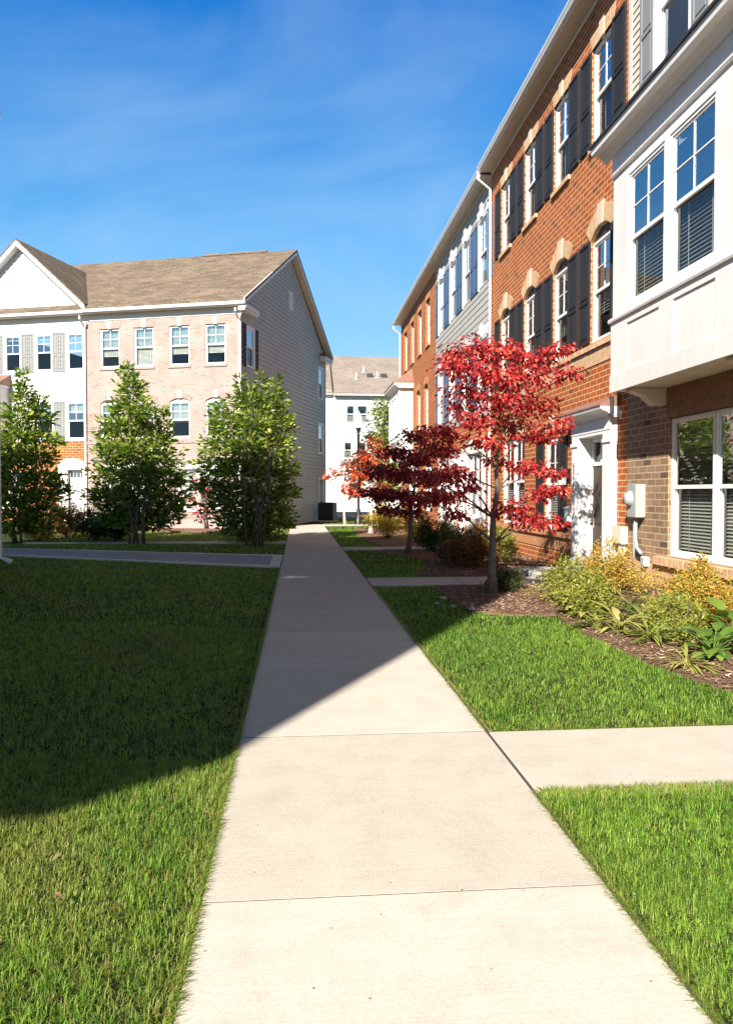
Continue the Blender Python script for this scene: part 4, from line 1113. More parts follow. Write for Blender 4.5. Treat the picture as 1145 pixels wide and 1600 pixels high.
for px_, py_, kind in ((566, 574, 0), (553, 597, 0), (585, 592, 0), (574, 586, 1), (595, 586, 1)):
    tt = (575 - py_) / 60.0
    x_ = (px_ - 466) / 1200 * 70; v_ = 3.4 + tt * 3.5
    z_ = 10.0 + (v_ + .45) / 7.45 * 4.35
    mb = MB()
    if kind == 0: mb.tube([(x_, v_, z_ - .1), (x_, v_, z_ + .55)], .07, 8); mb.lathe([(.2, -.02), (.08, .14)], 10, (x_, v_, z_)); fc.put(mb, 'vent_pipe', M['white'])
    else: mb.box(x_ - .25, x_ + .25, v_ - .25, v_ + .25, z_ - .1, z_ + .22); fc.put(mb, 'roof_vent', M['roofdk'])

# ================================================================== small things on the right-hand wall
t_ = empty('electric_meter', (XW, 12.14, 1.2)); tag(t_, 'grey electric meter box with round glass dial and pipe on the brick wall', 'meter')
t_.rotation_euler = (0, 0, radians(-90)); fm = Facade(t_)
mb = MB(); mb.box(-.17, .15, -.16, -.004, 0, .54); mb.box(-.175, .155, -.175, -.16, .0, .55); fm.put(mb, 'meter_box', M['metalgrey'], bevel=.012)
mb = MB()
prof = [(.13, 0), (.13, .03), (.105, .035), (.10, .07), (.085, .09), (0, .095)]
n_ = 20; b_ = 0
for (rr, dd) in prof:
    for k in range(n_): mb.v.append((-.06 + rr * cos(2 * pi * k / n_), -.175 - dd, .30 + rr * sin(2 * pi * k / n_)))
for i in range(len(prof) - 1):
    for k in range(n_): mb.f.append((i * n_ + k, i * n_ + (k + 1) % n_, (i + 1) * n_ + (k + 1) % n_, (i + 1) * n_ + k)); mb.mi.append(0)
fm.put(mb, 'dial', M['metalgrey'], smooth=True)
mb = MB(); mb.tube([(0, -.1, .0), (0, -.1, -.35), (.05, -.1, -.5), (.2, -.09, -.58)], .03, 10); mb.tube([(-.1, -.08, 0), (-.1, -.08, -.9)], .018, 8); fm.put(mb, 'conduit', M['metalgrey'], smooth=True)
t_ = empty('cable_box', (XW, 12.82, .72), radians(-90)); tag(t_, 'small pale utility cabinet on the wall below the meter box', 'utility box')
fm = Facade(t_)
mb = MB(); mb.box(-.2, .17, -.12, -.004, 0, .30); mb.box(-.205, .175, -.13, -.12, .01, .31); fm.put(mb, 'cabinet', M['soffit'], bevel=.01)
mb = MB(); mb.box(-.02, .1, -.09, -.004, -.5, -.005); fm.put(mb, 'conduit_cover', M['vinyl'], bevel=.01)
t_ = empty('hose_tap_box', (XW, 11.9, .42), radians(-90)); tag(t_, 'white outlet box low on the grey brown brick beside the conduit', 'outlet box')
fm = Facade(t_); mb = MB(); mb.box(-.07, .07, -.09, -.003, 0, .15); fm.put(mb, 'box_body', M['vinyl'], bevel=.01)
mb = MB(); mb.box(-.055, .055, -.105, -.0905, .02, .14); fm.put(mb, 'lid', M['metalgrey'], bevel=.004)
t_ = empty('mailbox', (XW, 15.45, 1.0), radians(-90)); tag(t_, 'small white mail box on the brick by the white doorway', 'mailbox')
fm = Facade(t_); mb = MB(); mb.box(-.13, .13, -.10, -.003, 0, .27); fm.put(mb, 'box_body', M['vinyl'], bevel=.012)
mb = MB(); mb.prism([(-.003, .272), (-.125, .272), (-.125, .285), (-.003, .32)], -.14, .14, 'x'); fm.put(mb, 'lid', M['vinyl'])

def lantern(Y, z, label):
    t_ = empty('wall_lantern', (XW, Y, z), radians(-90)); tag(t_, label, 'lantern', 'lanterns beside the doorway')
    fm = Facade(t_)
    mb = MB(); mb.box(-.06, .06, -.02, -.003, -.14, .14); mb.tube([(0, -.02, .05), (0, -.1, .09), (0, -.16, .02)], .012, 8); fm.put(mb, 'bracket', M['lampblack'])
    mb = MB(); mb.lathe([(.0, -.26), (.05, -.25), (.06, -.2), (.09, -.19)], 6, (0, -.17, .0)); mb.lathe([(.12, .02), (.11, .05), (.05, .12), (.015, .16), (0, .2)], 6, (0, -.17, 0)); mb.lathe([(.0, .02), (.12, .02)], 6, (0, -.17, 0)); fm.put(mb, 'lantern_frame', M['lampblack'])
    mb = MB(); mb.lathe([(.085, -.188), (.10, .018)], 6, (0, -.17, 0)); fm.put(mb, 'lantern_glass', M['globe'])
    mb = MB(); mb.tube([(0, -.17, -.18), (0, -.17, -.05)], .03, 8); fm.put(mb, 'bulb', M['vinyl'])
lantern(15.5, 1.95, 'black wall lantern between the white doorway and the shuttered ground floor window')
t_ = empty('security_camera', (XW, 12.98, 2.98), radians(-90)); tag(t_, 'small white camera with dark face on the upper corner of the doorway', 'camera')
fm = Facade(t_)
mb = MB(); mb.box(-.03, .03, -.14, -.003, -.06, .0); mb.box(-.05, .05, -.012, -.002, -.1, .05); fm.put(mb, 'mount', M['vinyl'])
mb = MB(); mb.box(-.055, .055, -.20, -.15, -.05, .30); fm.put(mb, 'camera_body', M['metaldk'], bevel=.008)

# steps at the doorway
t_ = empty('doorstep', (XW, 14.1, 0), radians(-90)); tag(t_, 'grey concrete doorstep in front of the white doorway', 'step')
fm = Facade(t_); mb = MB(); mb.box(-.95, .9, -1.25, -.17, -.05, .12); fm.put(mb, 'slab', M['concrete_step'], bevel=.015)

# ================================================================== trees and shrubs
def curve_pts(a, b, n=6, sag=0.0, wob=0.03):
    a, b = Vector(a), Vector(b); out_ = []
    L = (b - a).length
    for i in range(n + 1):
        t = i / n
        p = a.lerp(b, t); p.z += sag * L * sin(pi * t) * 0.5
        if 0 < i < n: p += Vector([random.uniform(-1, 1) * wob * L for _ in range(3)])
        out_.append(p)
    return out_

def cluster_leaves(clusters, leaf_l, leaf_w, K, droop, hang, updir, fold=0.22, jit=0.35):
    """clusters: (centre, rx, ry, rz, n). Leaves sit through the blob, denser toward its shell."""
    P, A, N = [], [], []
    for (c, rx, ry, rz, n) in clusters:
        d = rnd_unit(n); rr = RNG.random(n) ** 0.45
        wob = 1 + 0.42 * np.sin(d[:, 0] * 5.1 + c[0] * 9) * np.cos(d[:, 1] * 4.3 + c[2] * 7) + .22 * np.sin(d[:, 2] * 9 + c[0] * 5)
        p = d * (rr * wob)[:, None] * np.array([rx, ry, rz])
        a = unit(d * np.array([1, 1, 0.45]) + rnd_unit(n) * jit) ; a[:, 2] -= hang; a = unit(a)
        nn = unit(np.array([0, 0, 1.0]) * updir + rnd_unit(n) * 0.75 + d * 0.3)
        P.append(p + np.array(c)); A.append(a); N.append(nn)
    P, A, N = np.concatenate(P), np.concatenate(A), np.concatenate(N)
    n = len(P); s = RNG.uniform(0.6, 1.25, n)
    return leaf_arrays(P, A, N, leaf_l * s, leaf_w * s * RNG.uniform(.8, 1.15, n), K, droop, fold)

def tree(name, label, cat, base, trunk_top, r0, clusters, leafmat, leaf_l, leaf_w, K=2, droop=.35, hang=.35, updir=1.0, bark='bark', stems=None, group=None, limb_from=(.25, .95), limb_r=.35, stand=.45):
    base = Vector(base); root = empty(name, base); tag(root, label, cat, group)
    mb = MB(); trunks = []
    for tp in ([trunk_top] if stems is None else stems):
        tp = Vector(tp); pts = curve_pts((0, 0, -.05), tp - base, 7, 0, .015 if stems is None else .035)
        if stems is not None: pts[0] = Vector((tp.x - base.x, tp.y - base.y, 0)) * .28 + Vector((0, 0, -.05)); pts[1] = pts[0].lerp(pts[2], .5)
        rr = [r0 * (1.35 if i == 0 else 1) * (1 - .80 * i / 7) for i in range(8)]
        mb.tube(pts, rr, 10); trunks.append(pts)
    for (c, rx, ry, rz, n) in clusters:
        c = Vector(c) - base
        best = min(((p, i, tr) for tr in trunks for i, p in enumerate(tr) if limb_from[0] <= i / 7 <= limb_from[1] and p.z < c.z + .02), key=lambda q_: (q_[0] - c).length + .5 * max(0, stand - (c.z - q_[0].z)), default=None)
        if best is None: best = (trunks[0][2], 2, trunks[0])
        p, i, _ = best; rb = r0 * (1 - .8 * i / 7) * limb_r
        pts = curve_pts(p, c, 5, .12, .03); mb.tube(pts, [rb * (1 - .7 * k / 5) for k in range(6)], 6)
        for _ in range(4):
            e = c + Vector((random.uniform(-rx, rx), random.uniform(-ry, ry), random.uniform(-.5, .9) * rz)) * .85
            mb.tube(curve_pts(pts[4], e, 3, .1, .04), [rb * .32, rb * .25, rb * .18, rb * .1], 4)
    mb.build('trunk', M[bark], root, smooth=True)
    v_, q_ = cluster_leaves([((c[0] - base.x, c[1] - base.y, c[2] - base.z), rx, ry, rz, n) for (c, rx, ry, rz, n) in clusters], leaf_l, leaf_w, K, droop, hang, updir)
    link('crown', np_mesh('crown', v_, q_, None, leafmat), root)
    return root

def px_clusters(lst, Y, dens, thick=1.0, grow=1.0):
    """(px, py, rx px, ry px, dy): survey of leaf masses at distance Y"""
    out_ = []
    for (px, py, rx, ry, dy) in lst:
        YY = Y + dy; s = YY / F
        c = at(px, py, YY); a, b = rx * s * grow, ry * s * grow
        dp = a * thick
        out_.append(((c.x, c.y, c.z), a, dp, b, max(6, int(dens * (a * dp + a * b + dp * b)))))
    return out_

REDG = 'red leaved trees along the path'
b = ground(769, 930)
L1 = [(742, 545, 48, 20, 0), (790, 548, 40, 18, .4), (835, 560, 42, 18, .2), (872, 544, 30, 13, -.2), (885, 582, 32, 13, -.3), (715, 572, 40, 18, -.2), (765, 580, 50, 22, -.4), (820, 592, 50, 20, -.5), (705, 560, 26, 14, .3),
      (735, 612, 42, 20, .2), (785, 622, 50, 22, -.5), (835, 632, 40, 18, .3), (745, 655, 46, 20, -.3), (800, 662, 40, 20, .3), (765, 688, 38, 16, -.5), (862, 668, 34, 13, -.5), (880, 655, 18, 8, -.4), (842, 682, 30, 12, .2),
      (693, 676, 34, 16, .5), (682, 700, 36, 16, .7), (700, 745, 44, 16, .4), (688, 775, 40, 14, .6), (712, 800, 26, 12, .3), (665, 745, 28, 14, .8), (733, 760, 22, 12, -.2),
      (822, 728, 36, 11, -.2), (858, 738, 26, 11, -.4), (800, 795, 40, 15, -.3), (845, 770, 30, 13, -.5), (868, 762, 24, 11, -.5), (848, 815, 42, 13, -.5), (815, 812, 26, 12, -.2), (775, 720, 24, 14, .3), (720, 635, 28, 14, .5)]
tree('dogwood_tree', 'tall bright red dogwood tree in the mulch before the orange brick house', 'tree', (b[0], b[1], .02), at(781, 640, 12.05), .072,
     px_clusters(L1, 12.0, 1050, .95), M['leaf_red'], .073, .047, 3, .35, .55, .8, 'bark', group=REDG, limb_r=.38)
b = ground(636, 868)
L2 = [(650, 680, 28, 13, 0), (688, 672, 26, 12, .3), (620, 705, 30, 14, 0), (655, 715, 32, 14, -.3), (690, 705, 32, 14, .3), (595, 735, 30, 14, .2), (630, 740, 34, 15, -.4), (670, 745, 34, 15, 0), (705, 735, 28, 13, .4), (590, 770, 30, 12, 0),
      (620, 772, 34, 13, .3), (655, 780, 34, 12, -.4), (690, 775, 32, 13, .2), (605, 795, 24, 9, -.3), (640, 800, 26, 9, .3)]
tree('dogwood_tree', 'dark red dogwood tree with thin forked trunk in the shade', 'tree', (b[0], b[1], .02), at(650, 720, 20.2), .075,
     px_clusters(L2, 20.0, 900, 1.0, .94), M['leaf_shadedred'], .10, .068, 3, .35, .5, .8, 'barkdark', group=REDG, limb_r=.5)
b = ground(579, 834)
L3 = [(575, 715, 26, 14, 0), (600, 705, 24, 12, .3), (560, 740, 22, 13, 0), (590, 738, 26, 13, -.3), (552, 765, 18, 11, .2), (578, 768, 22, 10, 0), (605, 735, 20, 12, .4), (598, 760, 20, 10, .2), (585, 690, 16, 9, 0)]
tree('maple_tree', 'small sunlit orange red maple with pale trunk beyond the dark red tree', 'tree', (b[0], b[1], .02), at(582, 730, 31), .09,
     px_clusters(L3, 31.0, 340, 1.0, .9), M['leaf_orange'], .15, .10, 2, .3, .4, .8, 'barkpale', group=REDG)
b = ground(539, 820)
L4 = [(515, 742, 12, 10, 0), (528, 735, 12, 7, .4), (545, 760, 14, 8, -.3), (556, 735, 12, 10, 0), (540, 722, 10, 8, 0)]
tree('maple_sapling', 'thin sapling with pale trunk and few red leaves left of the lamp post', 'tree', (b[0], b[1], .02), at(537, 735, 38.5), .07,
     px_clusters(L4, 38.5, 190, 1.0), M['leaf_orange'], .16, .11, 2, .3, .4, .8, 'barkpale', group=REDG)
L5 = [(a + 14, b, c, d, e) for (a, b, c, d, e) in [(590, 640, 20, 16, 0), (608, 660, 24, 16, 0), (580, 680, 22, 16, 1), (605, 690, 26, 16, 0), (565, 715, 22, 14, 0), (596, 720, 26, 16, 1), (545, 725, 16, 10, 0), (615, 640, 14, 14, 1), (555, 740, 24, 10, 0), (600, 750, 28, 14, 0)]]
pb = at(590, 800, 46); 
tree('young_tree', 'light green young tree behind the red trees, against the white house', 'tree', (pb.x, 46, .0), at(592, 640, 46), .10,
     px_clusters(L5, 46.0, 260, 1.0, 1.35), M['leaf_lime'], .22, .12, 2, .3, .3, .8, 'bark')
MG = 'green trees in front of the left houses'
def magnolia(label, bx, by, Y, blobs, stems, dens=900, seed=0):
    b = ground(bx, by, .08)
    tree('magnolia_tree', label, 'tree', (b[0], b[1], float(gz(b[0], b[1]))), None, .033, px_clusters(blobs, Y, dens, .85, .98), M['leaf_magnolia'], .18, .08, 2, .12, -.15, .15, 'barkdark',
         stems=[at(sx, sy, Y + sd) for (sx, sy, sd) in stems], group=MG, limb_r=.45, limb_from=(.2, 1))
ML2 = [(200, 583, 12, 16, 0), (206, 612, 22, 20, 0), (196, 640, 26, 18, .3), (222, 642, 22, 16, -.3), (188, 672, 34, 20, 0), (222, 668, 26, 18, .4), (256, 660, 10, 26, .1), (250, 690, 24, 18, .2), (180, 705, 32, 18, -.3), (215, 705, 34, 20, -.5), (252, 722, 30, 20, .2), (178, 738, 32, 18, .2), (218, 742, 36, 20, -.6), (260, 752, 34, 20, 0), (175, 770, 34, 16, 0), (215, 776, 38, 18, -.6), (262, 785, 34, 18, .2), (225, 804, 36, 14, 0), (268, 805, 18, 12, .3), (160, 782, 22, 12, .2), (190, 804, 32, 14, .3), (170, 812, 20, 10, 0), (245, 820, 22, 9, .2), (212, 818, 26, 10, -.3)]
magnolia('green magnolia tree with one narrow pointed top before the tan brick windows', 212, 850, 25.0, ML2, [(200, 600, 0), (225, 660, .3), (250, 690, .2), (178, 720, -.2), (256, 640, .1)])
ML3 = [(375, 600, 8, 18, 0), (408, 598, 8, 16, .2), (432, 600, 8, 18, .1), (345, 640, 12, 14, 0), (388, 628, 26, 20, 0), (425, 632, 24, 20, .2), (360, 662, 30, 18, -.2), (400, 664, 32, 20, -.4), (440, 662, 20, 20, .2), (345, 695, 30, 18, 0), (385, 700, 34, 20, -.5), (428, 698, 32, 20, 0), (335, 728, 28, 18, .2), (375, 735, 36, 20, -.5), (420, 738, 36, 20, 0), (450, 735, 16, 18, .2), (328, 758, 26, 14, .1), (370, 770, 36, 18, -.3), (415, 775, 38, 18, -.2), (448, 770, 18, 14, .2), (345, 790, 26, 14, 0), (390, 802, 36, 16, -.2), (432, 800, 24, 12, .2), (440, 822, 12, 8, .2), (375, 822, 24, 12, 0), (408, 826, 20, 10, 0), (352, 815, 18, 10, .2), (445, 812, 16, 10, .1), (392, 838, 26, 9, -.3), (365, 832, 18, 8, .2), (425, 838, 16, 7, .2), (410, 815, 26, 12, -.4)]
magnolia('broad green magnolia tree with several tips, nearest the path by the grey gable wall', 396, 853, 24.5, ML3, [(388, 605, 0), (425, 610, .2), (360, 640, -.1), (405, 640, 0), (440, 650, .3)])
ML1 = [(36, 592, 8, 16, 0), (38, 618, 16, 18, 0), (62, 632, 14, 12, .2), (30, 650, 26, 18, 0), (64, 655, 18, 14, .3), (28, 682, 30, 18, -.2), (66, 688, 24, 14, .1), (20, 712, 28, 18, 0), (60, 715, 26, 16, -.3), (90, 690, 10, 7, 0), (25, 745, 32, 18, 0), (65, 748, 30, 16, -.2), (96, 762, 14, 8, .1), (30, 778, 34, 16, 0), (70, 775, 28, 14, 0), (28, 806, 32, 14, .1), (70, 800, 26, 12, .2), (-10, 700, 24, 30, .2), (-14, 760, 24, 30, 0), (22, 826, 30, 9, -.2), (60, 822, 26, 10, .1)]
magnolia('dark green magnolia tree at the left edge beside the white downspout', 22, 848, 24.0, ML1, [(36, 605, 0), (62, 650, .2), (15, 690, -.1)])

def shrub(name, label, cat, x, y, r, h, leafmat, n, ll, lw, lump=7, updir=.6, stalk='barkdark', hang=-.2, group=None, z=None, mixmat=None, spread=1.0, K=2):
    z0 = float(gz(x, y)) + .02 if z is None else z
    n = int(n * 1.7); lw *= 1.15
    root = empty(name, (x, y, z0)); tag(root, label, cat, group)
    cl = []
    for k in range(lump * 2):
        a = 2 * pi * (k + random.random() * .8) / (lump * 2); d = r * random.uniform(.15, .85) * spread
        hh = h * random.uniform(.35, .82) * (1.05 - .45 * d / r)
        q_r = r * random.uniform(.18, .40)
        cl.append(((d * cos(a), d * sin(a), hh), q_r, q_r, h * random.uniform(.14, .30), n // (lump * 2)))
    for k in range(lump):                                        # loose shoots over the top
        a = random.uniform(0, 2 * pi); d = r * random.uniform(.1, .75)
        cl.append(((d * cos(a), d * sin(a), h * random.uniform(.75, 1.0) * (1.1 - .4 * d / r)), r * .09, r * .09, h * .16, max(8, n // 60)))
    cl.append(((0, 0, h * .3), r * .75, r * .75, h * .28, n // 3))
    v_, q_ = cluster_leaves(cl, ll, lw, K, .15, hang, updir, jit=.6)
    v_[:, 2] = np.maximum(v_[:, 2], .0)
    link('foliage', np_mesh('foliage', v_, q_, None, leafmat), root)
    mb = MB()
    for c in cl[:-1]:
        mb.tube(curve_pts((random.uniform(-.05, .05), random.uniform(-.05, .05), -.03), c[0], 4, .1, .05), [.012, .01, .008, .006, .004], 5)
    mb.build('stem', M[stalk], root)
    return root

SG = 'shrubs in the front bed'
def gxy(px, py): return ground(px, py, .03)
p = gxy(893, 945); shrub('spirea_shrub', 'low yellow green shrub at the left end of the front bed beside the doorstep', 'shrub', p[0] + .1, p[1] + .25, .55, .62, M['leaf_spirea'], 2600, .045, .02, 8, group=SG)
p = gxy(950, 940); shrub('spirea_shrub', 'tall golden orange shrub in front of the white doorway and meter box', 'shrub', p[0] + .35, p[1] + .75, .62, .78, M['leaf_gold'], 3200, .045, .018, 10, group=SG)
p = gxy(935, 965); shrub('spirea_shrub', 'yellow green shrub between the pale hosta and the golden shrubs', 'shrub', p[0] - .1, p[1] + .2, .45, .48, M['leaf_spirea'], 1900, .045, .02, 7, group=SG)
p = gxy(1085, 985); shrub('spirea_shrub', 'round gold and orange shrub under the near ground floor window', 'shrub', p[0] + .35, p[1] + .55, .66, .70, M['leaf_gold'], 3800, .045, .018, 11, group=SG)
p = gxy(1140, 975); shrub('spirea_shrub', 'orange gold shrub cut by the right edge of the picture under the window', 'shrub', p[0] + .9, p[1] + .3, .62, .68, M['leaf_gold'], 2600, .045, .018, 9, group=SG)
p = gxy(1045, 985); shrub('low_shrub', 'low olive green shrub between the strap leaved clump and the golden shrub by the window', 'shrub', p[0] + .05, p[1] + .1, .42, .42, M['leaf_spirea'], 1500, .045, .018, 6, group=SG)
p = gxy(798, 925); shrub('low_shrub', 'small grey green shrub beside the trunk of the tall red tree', 'shrub', p[0], p[1] + .2, .34, .42, M['leaf_dark'], 800, .045, .02, 5, group=SG)
SH2 = 'shrubs beyond the second walk'
for (px_, py_, r_, h_, mt, n_, lab, nm) in (
    (745, 888, .62, .95, 'leaf_bronze', 2400, 'bronze brown shrub directly behind the trunk of the tall red tree', 'bronze_shrub'),
    (712, 882, .5, .8, 'leaf_dark', 1700, 'dark green rounded shrub left of the bronze shrub', 'boxwood_shrub'),
    (783, 880, .42, .85, 'leaf_spirea', 1500, 'yellow green shrub against the low brick wall right of the red tree trunk', 'spirea_shrub'),
    (676, 862, .6, .95, 'leaf_dark', 1900, 'dark green spreading shrub right of the thin forked trunk', 'boxwood_shrub'),
    (700, 855, .45, .9, 'leaf_spirea', 1200, 'pale yellow topped shrub behind the dark green shrubs', 'spirea_shrub'),
    (652, 848, .55, 1.1, 'leaf_yellow', 1500, 'golden yellow shrub behind the forked trunk of the dark red tree', 'forsythia_shrub'),
    (608, 842, .85, 1.25, 'leaf_yellow', 2600, 'large bright yellow shrub left of the dark red tree trunk', 'forsythia_shrub')):
    p = gxy(px_, py_); shrub(nm, lab, 'shrub', p[0], p[1] + r_ * .5, r_, h_, M[mt], n_, .06, .026, 8, group=SH2)
SH3 = 'shrubs in front of the left houses'
for (px_, py_, r_, h_, mt, n_, lab, nm, zz_) in (
    (143, 824, .95, 1.35, 'leaf_yellow', 2200, 'bright yellow shrub below the arched doorway', 'forsythia_shrub', 0),
    (103, 842, .65, 1.25, 'leaf_bronze', 1800, 'rusty orange shrub between the two left magnolia trees', 'bronze_shrub', 0),
    (150, 846, .85, 1.15, 'leaf_dark', 1900, 'dark brown green shrub left of the middle magnolia stems', 'boxwood_shrub', 0),
    (186, 846, .7, 1.05, 'leaf_dark', 1500, 'dark shrub touching the stems of the middle magnolia', 'boxwood_shrub', 0),
    (62, 846, .5, .6, 'leaf_gold', 1000, 'low tawny shrub at the foot of the left magnolia', 'spirea_shrub', 0),
    (313, 824, .42, .85, 'leaf_gold', 1600, 'small round golden shrub against the tan brick wall', 'spirea_shrub', .1),
    (348, 824, .5, .95, 'leaf_dark', 1200, 'dark green shrub at the corner of the tan brick house', 'boxwood_shrub', .1),
    (252, 821, .4, .5, 'leaf_bronze', 700, 'low brown shrub against the tan brick wall', 'bronze_shrub', .1)):
    p = ground(px_, py_, zz_); shrub(nm, lab, 'shrub', p[0], p[1], r_, h_, M[mt], n_, .085, .04, 8, group=SH3, z=float(gz(*p)) + zz_)
p = ground(322, 826, .1)
LR = [(305, 748, 14, 12, 0), (318, 765, 16, 11, 0), (300, 778, 12, 9, 0), (324, 792, 16, 10, 0), (310, 800, 12, 8, 0)]
tree('maple_sapling', 'small crimson maple half hidden behind the magnolia nearest the path', 'tree', (p[0], p[1], .1), at(314, 752, p[1]), .05, px_clusters(LR, p[1], 200, .9), M['leaf_red'], .13, .09, 2, .3, .4, .8, 'barkdark')

def hosta(label, x, y, n, L, W, mat, h=.25, name='hosta'):
    root = empty(name, (x, y, .03)); tag(root, label, 'plant', 'leafy plants in the front bed')
    a = RNG.uniform(0, 2 * pi, n); el = RNG.uniform(.25, 1.1, n)
    ax = np.stack([np.cos(a) * np.cos(el), np.sin(a) * np.cos(el), np.sin(el)], 1)
    st_ = h * RNG.uniform(.5, 1.1, n); P = ax * st_[:, None]; P[:, 2] = np.abs(P[:, 2])
    up = np.stack([-np.cos(a) * np.sin(el), -np.sin(a) * np.sin(el), np.cos(el)], 1)
    s = RNG.uniform(.65, 1.15, n)
    v_, q_ = leaf_arrays(P, unit(ax * np.array([1, 1, .7])), up, L * s, W * s, 6, .55, .18, [.10, .62, .95, 1.0, .82, .46, .03])
    v_[:, 2] = np.maximum(v_[:, 2], .004)
    link('leaves', np_mesh('leaves', v_, q_, None, mat), root)
    mb = MB()
    for k in range(n): mb.tube([(0, 0, -.02), tuple(P[k] * .5 + np.array([0, 0, .02])), tuple(P[k])], .006, 5)
    mb.build('stalk', mat, root)
p = gxy(968, 985); hosta('pale yellow hosta with drooping leaves at the lawn edge of the bed', p[0], p[1], 34, .27, .085, M['leaf_hosta'], .2)
p = gxy(905, 968); hosta('light green hosta beside the mulch at the left of the bed', p[0] + .12, p[1] + .1, 18, .22, .08, M['leaf_hosta'], .14)
p = gxy(1105, 1028); hosta('dark and light green hosta at the right edge of the picture', p[0] + .12, p[1] + .12, 32, .25, .14, M['leaf_hostagreen'], .24)
p = gxy(1143, 1005); hosta('large leaved green hosta partly cut off by the right edge', p[0] + .15, p[1] + .25, 22, .28, .18, M['leaf_hostagreen'], .30)
p = gxy(1000, 975); hosta('yellowing narrow leaved clump behind the pale hosta', p[0] + .1, p[1] + .15, 46, .42, .035, M['leaf_strap'], .1, 'daylily')
p = gxy(1035, 960); hosta('strap leaved clump under the left side of the near window', p[0] + .1, p[1] + .3, 80, .62, .03, M['leaf_strap'], .12, 'daylily')
p = gxy(1030, 1000); hosta('thin straw coloured clump between the pale hosta and the green hosta', p[0] - .1, p[1] + .05, 46, .36, .03, M['leaf_hosta'], .08, 'daylily')

for (px_, py_, dx, dy, r_, h_, mt, lab) in (
    (918, 968, .25, .35, .34, .34, 'leaf_spirea', 'low yellow green mound just behind the leftmost hosta'),
    (1065, 1005, .15, .25, .36, .40, 'leaf_spirea', 'yellow green mound between the green hosta and the round golden shrub')):
    p = gxy(px_, py_); shrub('low_shrub', lab, 'shrub', p[0] + dx, p[1] + dy, r_, h_, M[mt], 900, .05, .018, 6, group=SG)
for (px_, py_, dx, dy, n_, L_, mt, lab) in (
    (985, 960, .1, .3, 70, .5, 'leaf_strap', 'arching strap leaved clump in front of the golden shrub by the meter box'),
    (1020, 1005, .1, .1, 50, .34, 'leaf_lime', 'light green grassy clump left of the green hosta'),
    (940, 985, .0, .1, 40, .3, 'leaf_lime', 'light green grassy tuft between the two pale hostas'),
    (1060, 985, .1, .1, 70, .5, 'leaf_strap', 'strap leaved clump right under the middle of the near window'),
    (1078, 1045, .0, .06, 40, .26, 'leaf_hosta', 'pale grassy tuft at the lawn edge by the green hosta')):
    p = gxy(px_, py_); hosta(lab, p[0] + dx, p[1] + dy, n_, L_, .028, M[mt], .09, 'daylily')
# stones and a few fallen leaves
for k, (px_, py_, s_, lab) in enumerate(((692, 937, .045, 'flat pale stone lying left of the red tree trunk'), (737, 954, .05, 'rounded pale stone at the bed corner next to the sunlit grass'), (707, 950, .035, 'small pale stone between the two larger stones by the tree'), (682, 945, .03, 'smallest pale stone nearest the path in the bed corner'))):
    p = ground(px_, py_, .03); mb = MB()
    pr = [(0, -.4 * s_), (.75 * s_, -.3 * s_), (s_, 0), (.8 * s_, .42 * s_), (.4 * s_, .6 * s_), (0, .64 * s_)]
    mb.lathe(pr, 9); mb.v = [(x * 1.3 * (1 + .18 * sin(3 * x / s_ + k)), y * (1 + .15 * cos(4 * y / s_ + k)), z * (1 + .2 * sin(5 * x / s_ + 2 * k))) for x, y, z in mb.v]
    tag(mb.build('stone', M['rock'], None, (p[0], p[1], .05), k * 1.1, True), lab, 'stone', 'pale stones by the red tree')
for k, (px_, py_, mt, lab) in enumerate(((318, 1268, 'leaf_dry', 'tan fallen leaf on the sunlit grass near the path edge'), (232, 1362, 'leaf_bronze', 'reddish brown fallen leaf in the grass of the lower left corner'), (97, 1338, 'leaf_dry', 'pale dry fallen leaf in the grass at the lower left'), (84, 1400, 'leaf_dry', 'curled straw coloured fallen leaf below the pale dry one'), (462, 866, 'leaf_bronze', 'dark fallen leaf lying on the shaded far part of the path'), (511, 881, 'leaf_bronze', 'small dark fallen leaf on the path near its right edge'))):
    p = ground(px_, py_, .07)
    v_, q_ = leaf_arrays(np.zeros((1, 3)), np.array([[cos(k * 2.), sin(k * 2.), .1]]), np.array([[.2, -.2, 1.]]), np.array([.038]), np.array([.022]), 5, .6, .6, [.1, .7, 1, .9, .5, .05])
    tag(link('fallen_leaf', np_mesh('fallen_leaf', v_, q_, None, M[mt]), None, (p[0], p[1], (.066 if py_ > 1000 else .045) + float(gz(*p)))), lab, 'leaf', 'fallen leaves on the lawn')

# ------------------------------------------------------------------ street lamp and condenser
p = ground(560, 820)
t_ = empty('street_lamp', (p[0], p[1], 0)); tag(t_, 'black iron lamp post with a clear acorn globe by the path end', 'lamp')
mb = MB(); mb.lathe([(.0, 0), (.24, 0), (.24, .08), (.2, .12), (.17, .3), (.12, .45), (.10, .75), (.075, .85), (.062, 1.0), (.065, 4.45), (.085, 4.47), (.085, 4.52), (.06, 4.55), (.06, 4.62), (.11, 4.72), (.14, 4.8), (.14, 4.84), (0, 4.84)], 20); mb.build('post', M['lampblack'], t_, smooth=True)
mb = MB(); mb.lathe([(.13, 4.84), (.19, 4.98), (.215, 5.12), (.20, 5.3), (.14, 5.48), (.06, 5.62), (.02, 5.7), (0, 5.71)], 20); mb.build('globe', M['globe'], t_, smooth=True)
mb = MB(); mb.tube([(0, 0, 4.84), (0, 0, 5.15)], .05, 10); mb.build('bulb', M['vinyl'], t_)
c_ = (HOUSE_C[0] + .75 * cos(HOUSE_TH) + 11.0 * sin(HOUSE_TH), HOUSE_C[1] - .75 * sin(HOUSE_TH) + 11.0 * cos(HOUSE_TH))
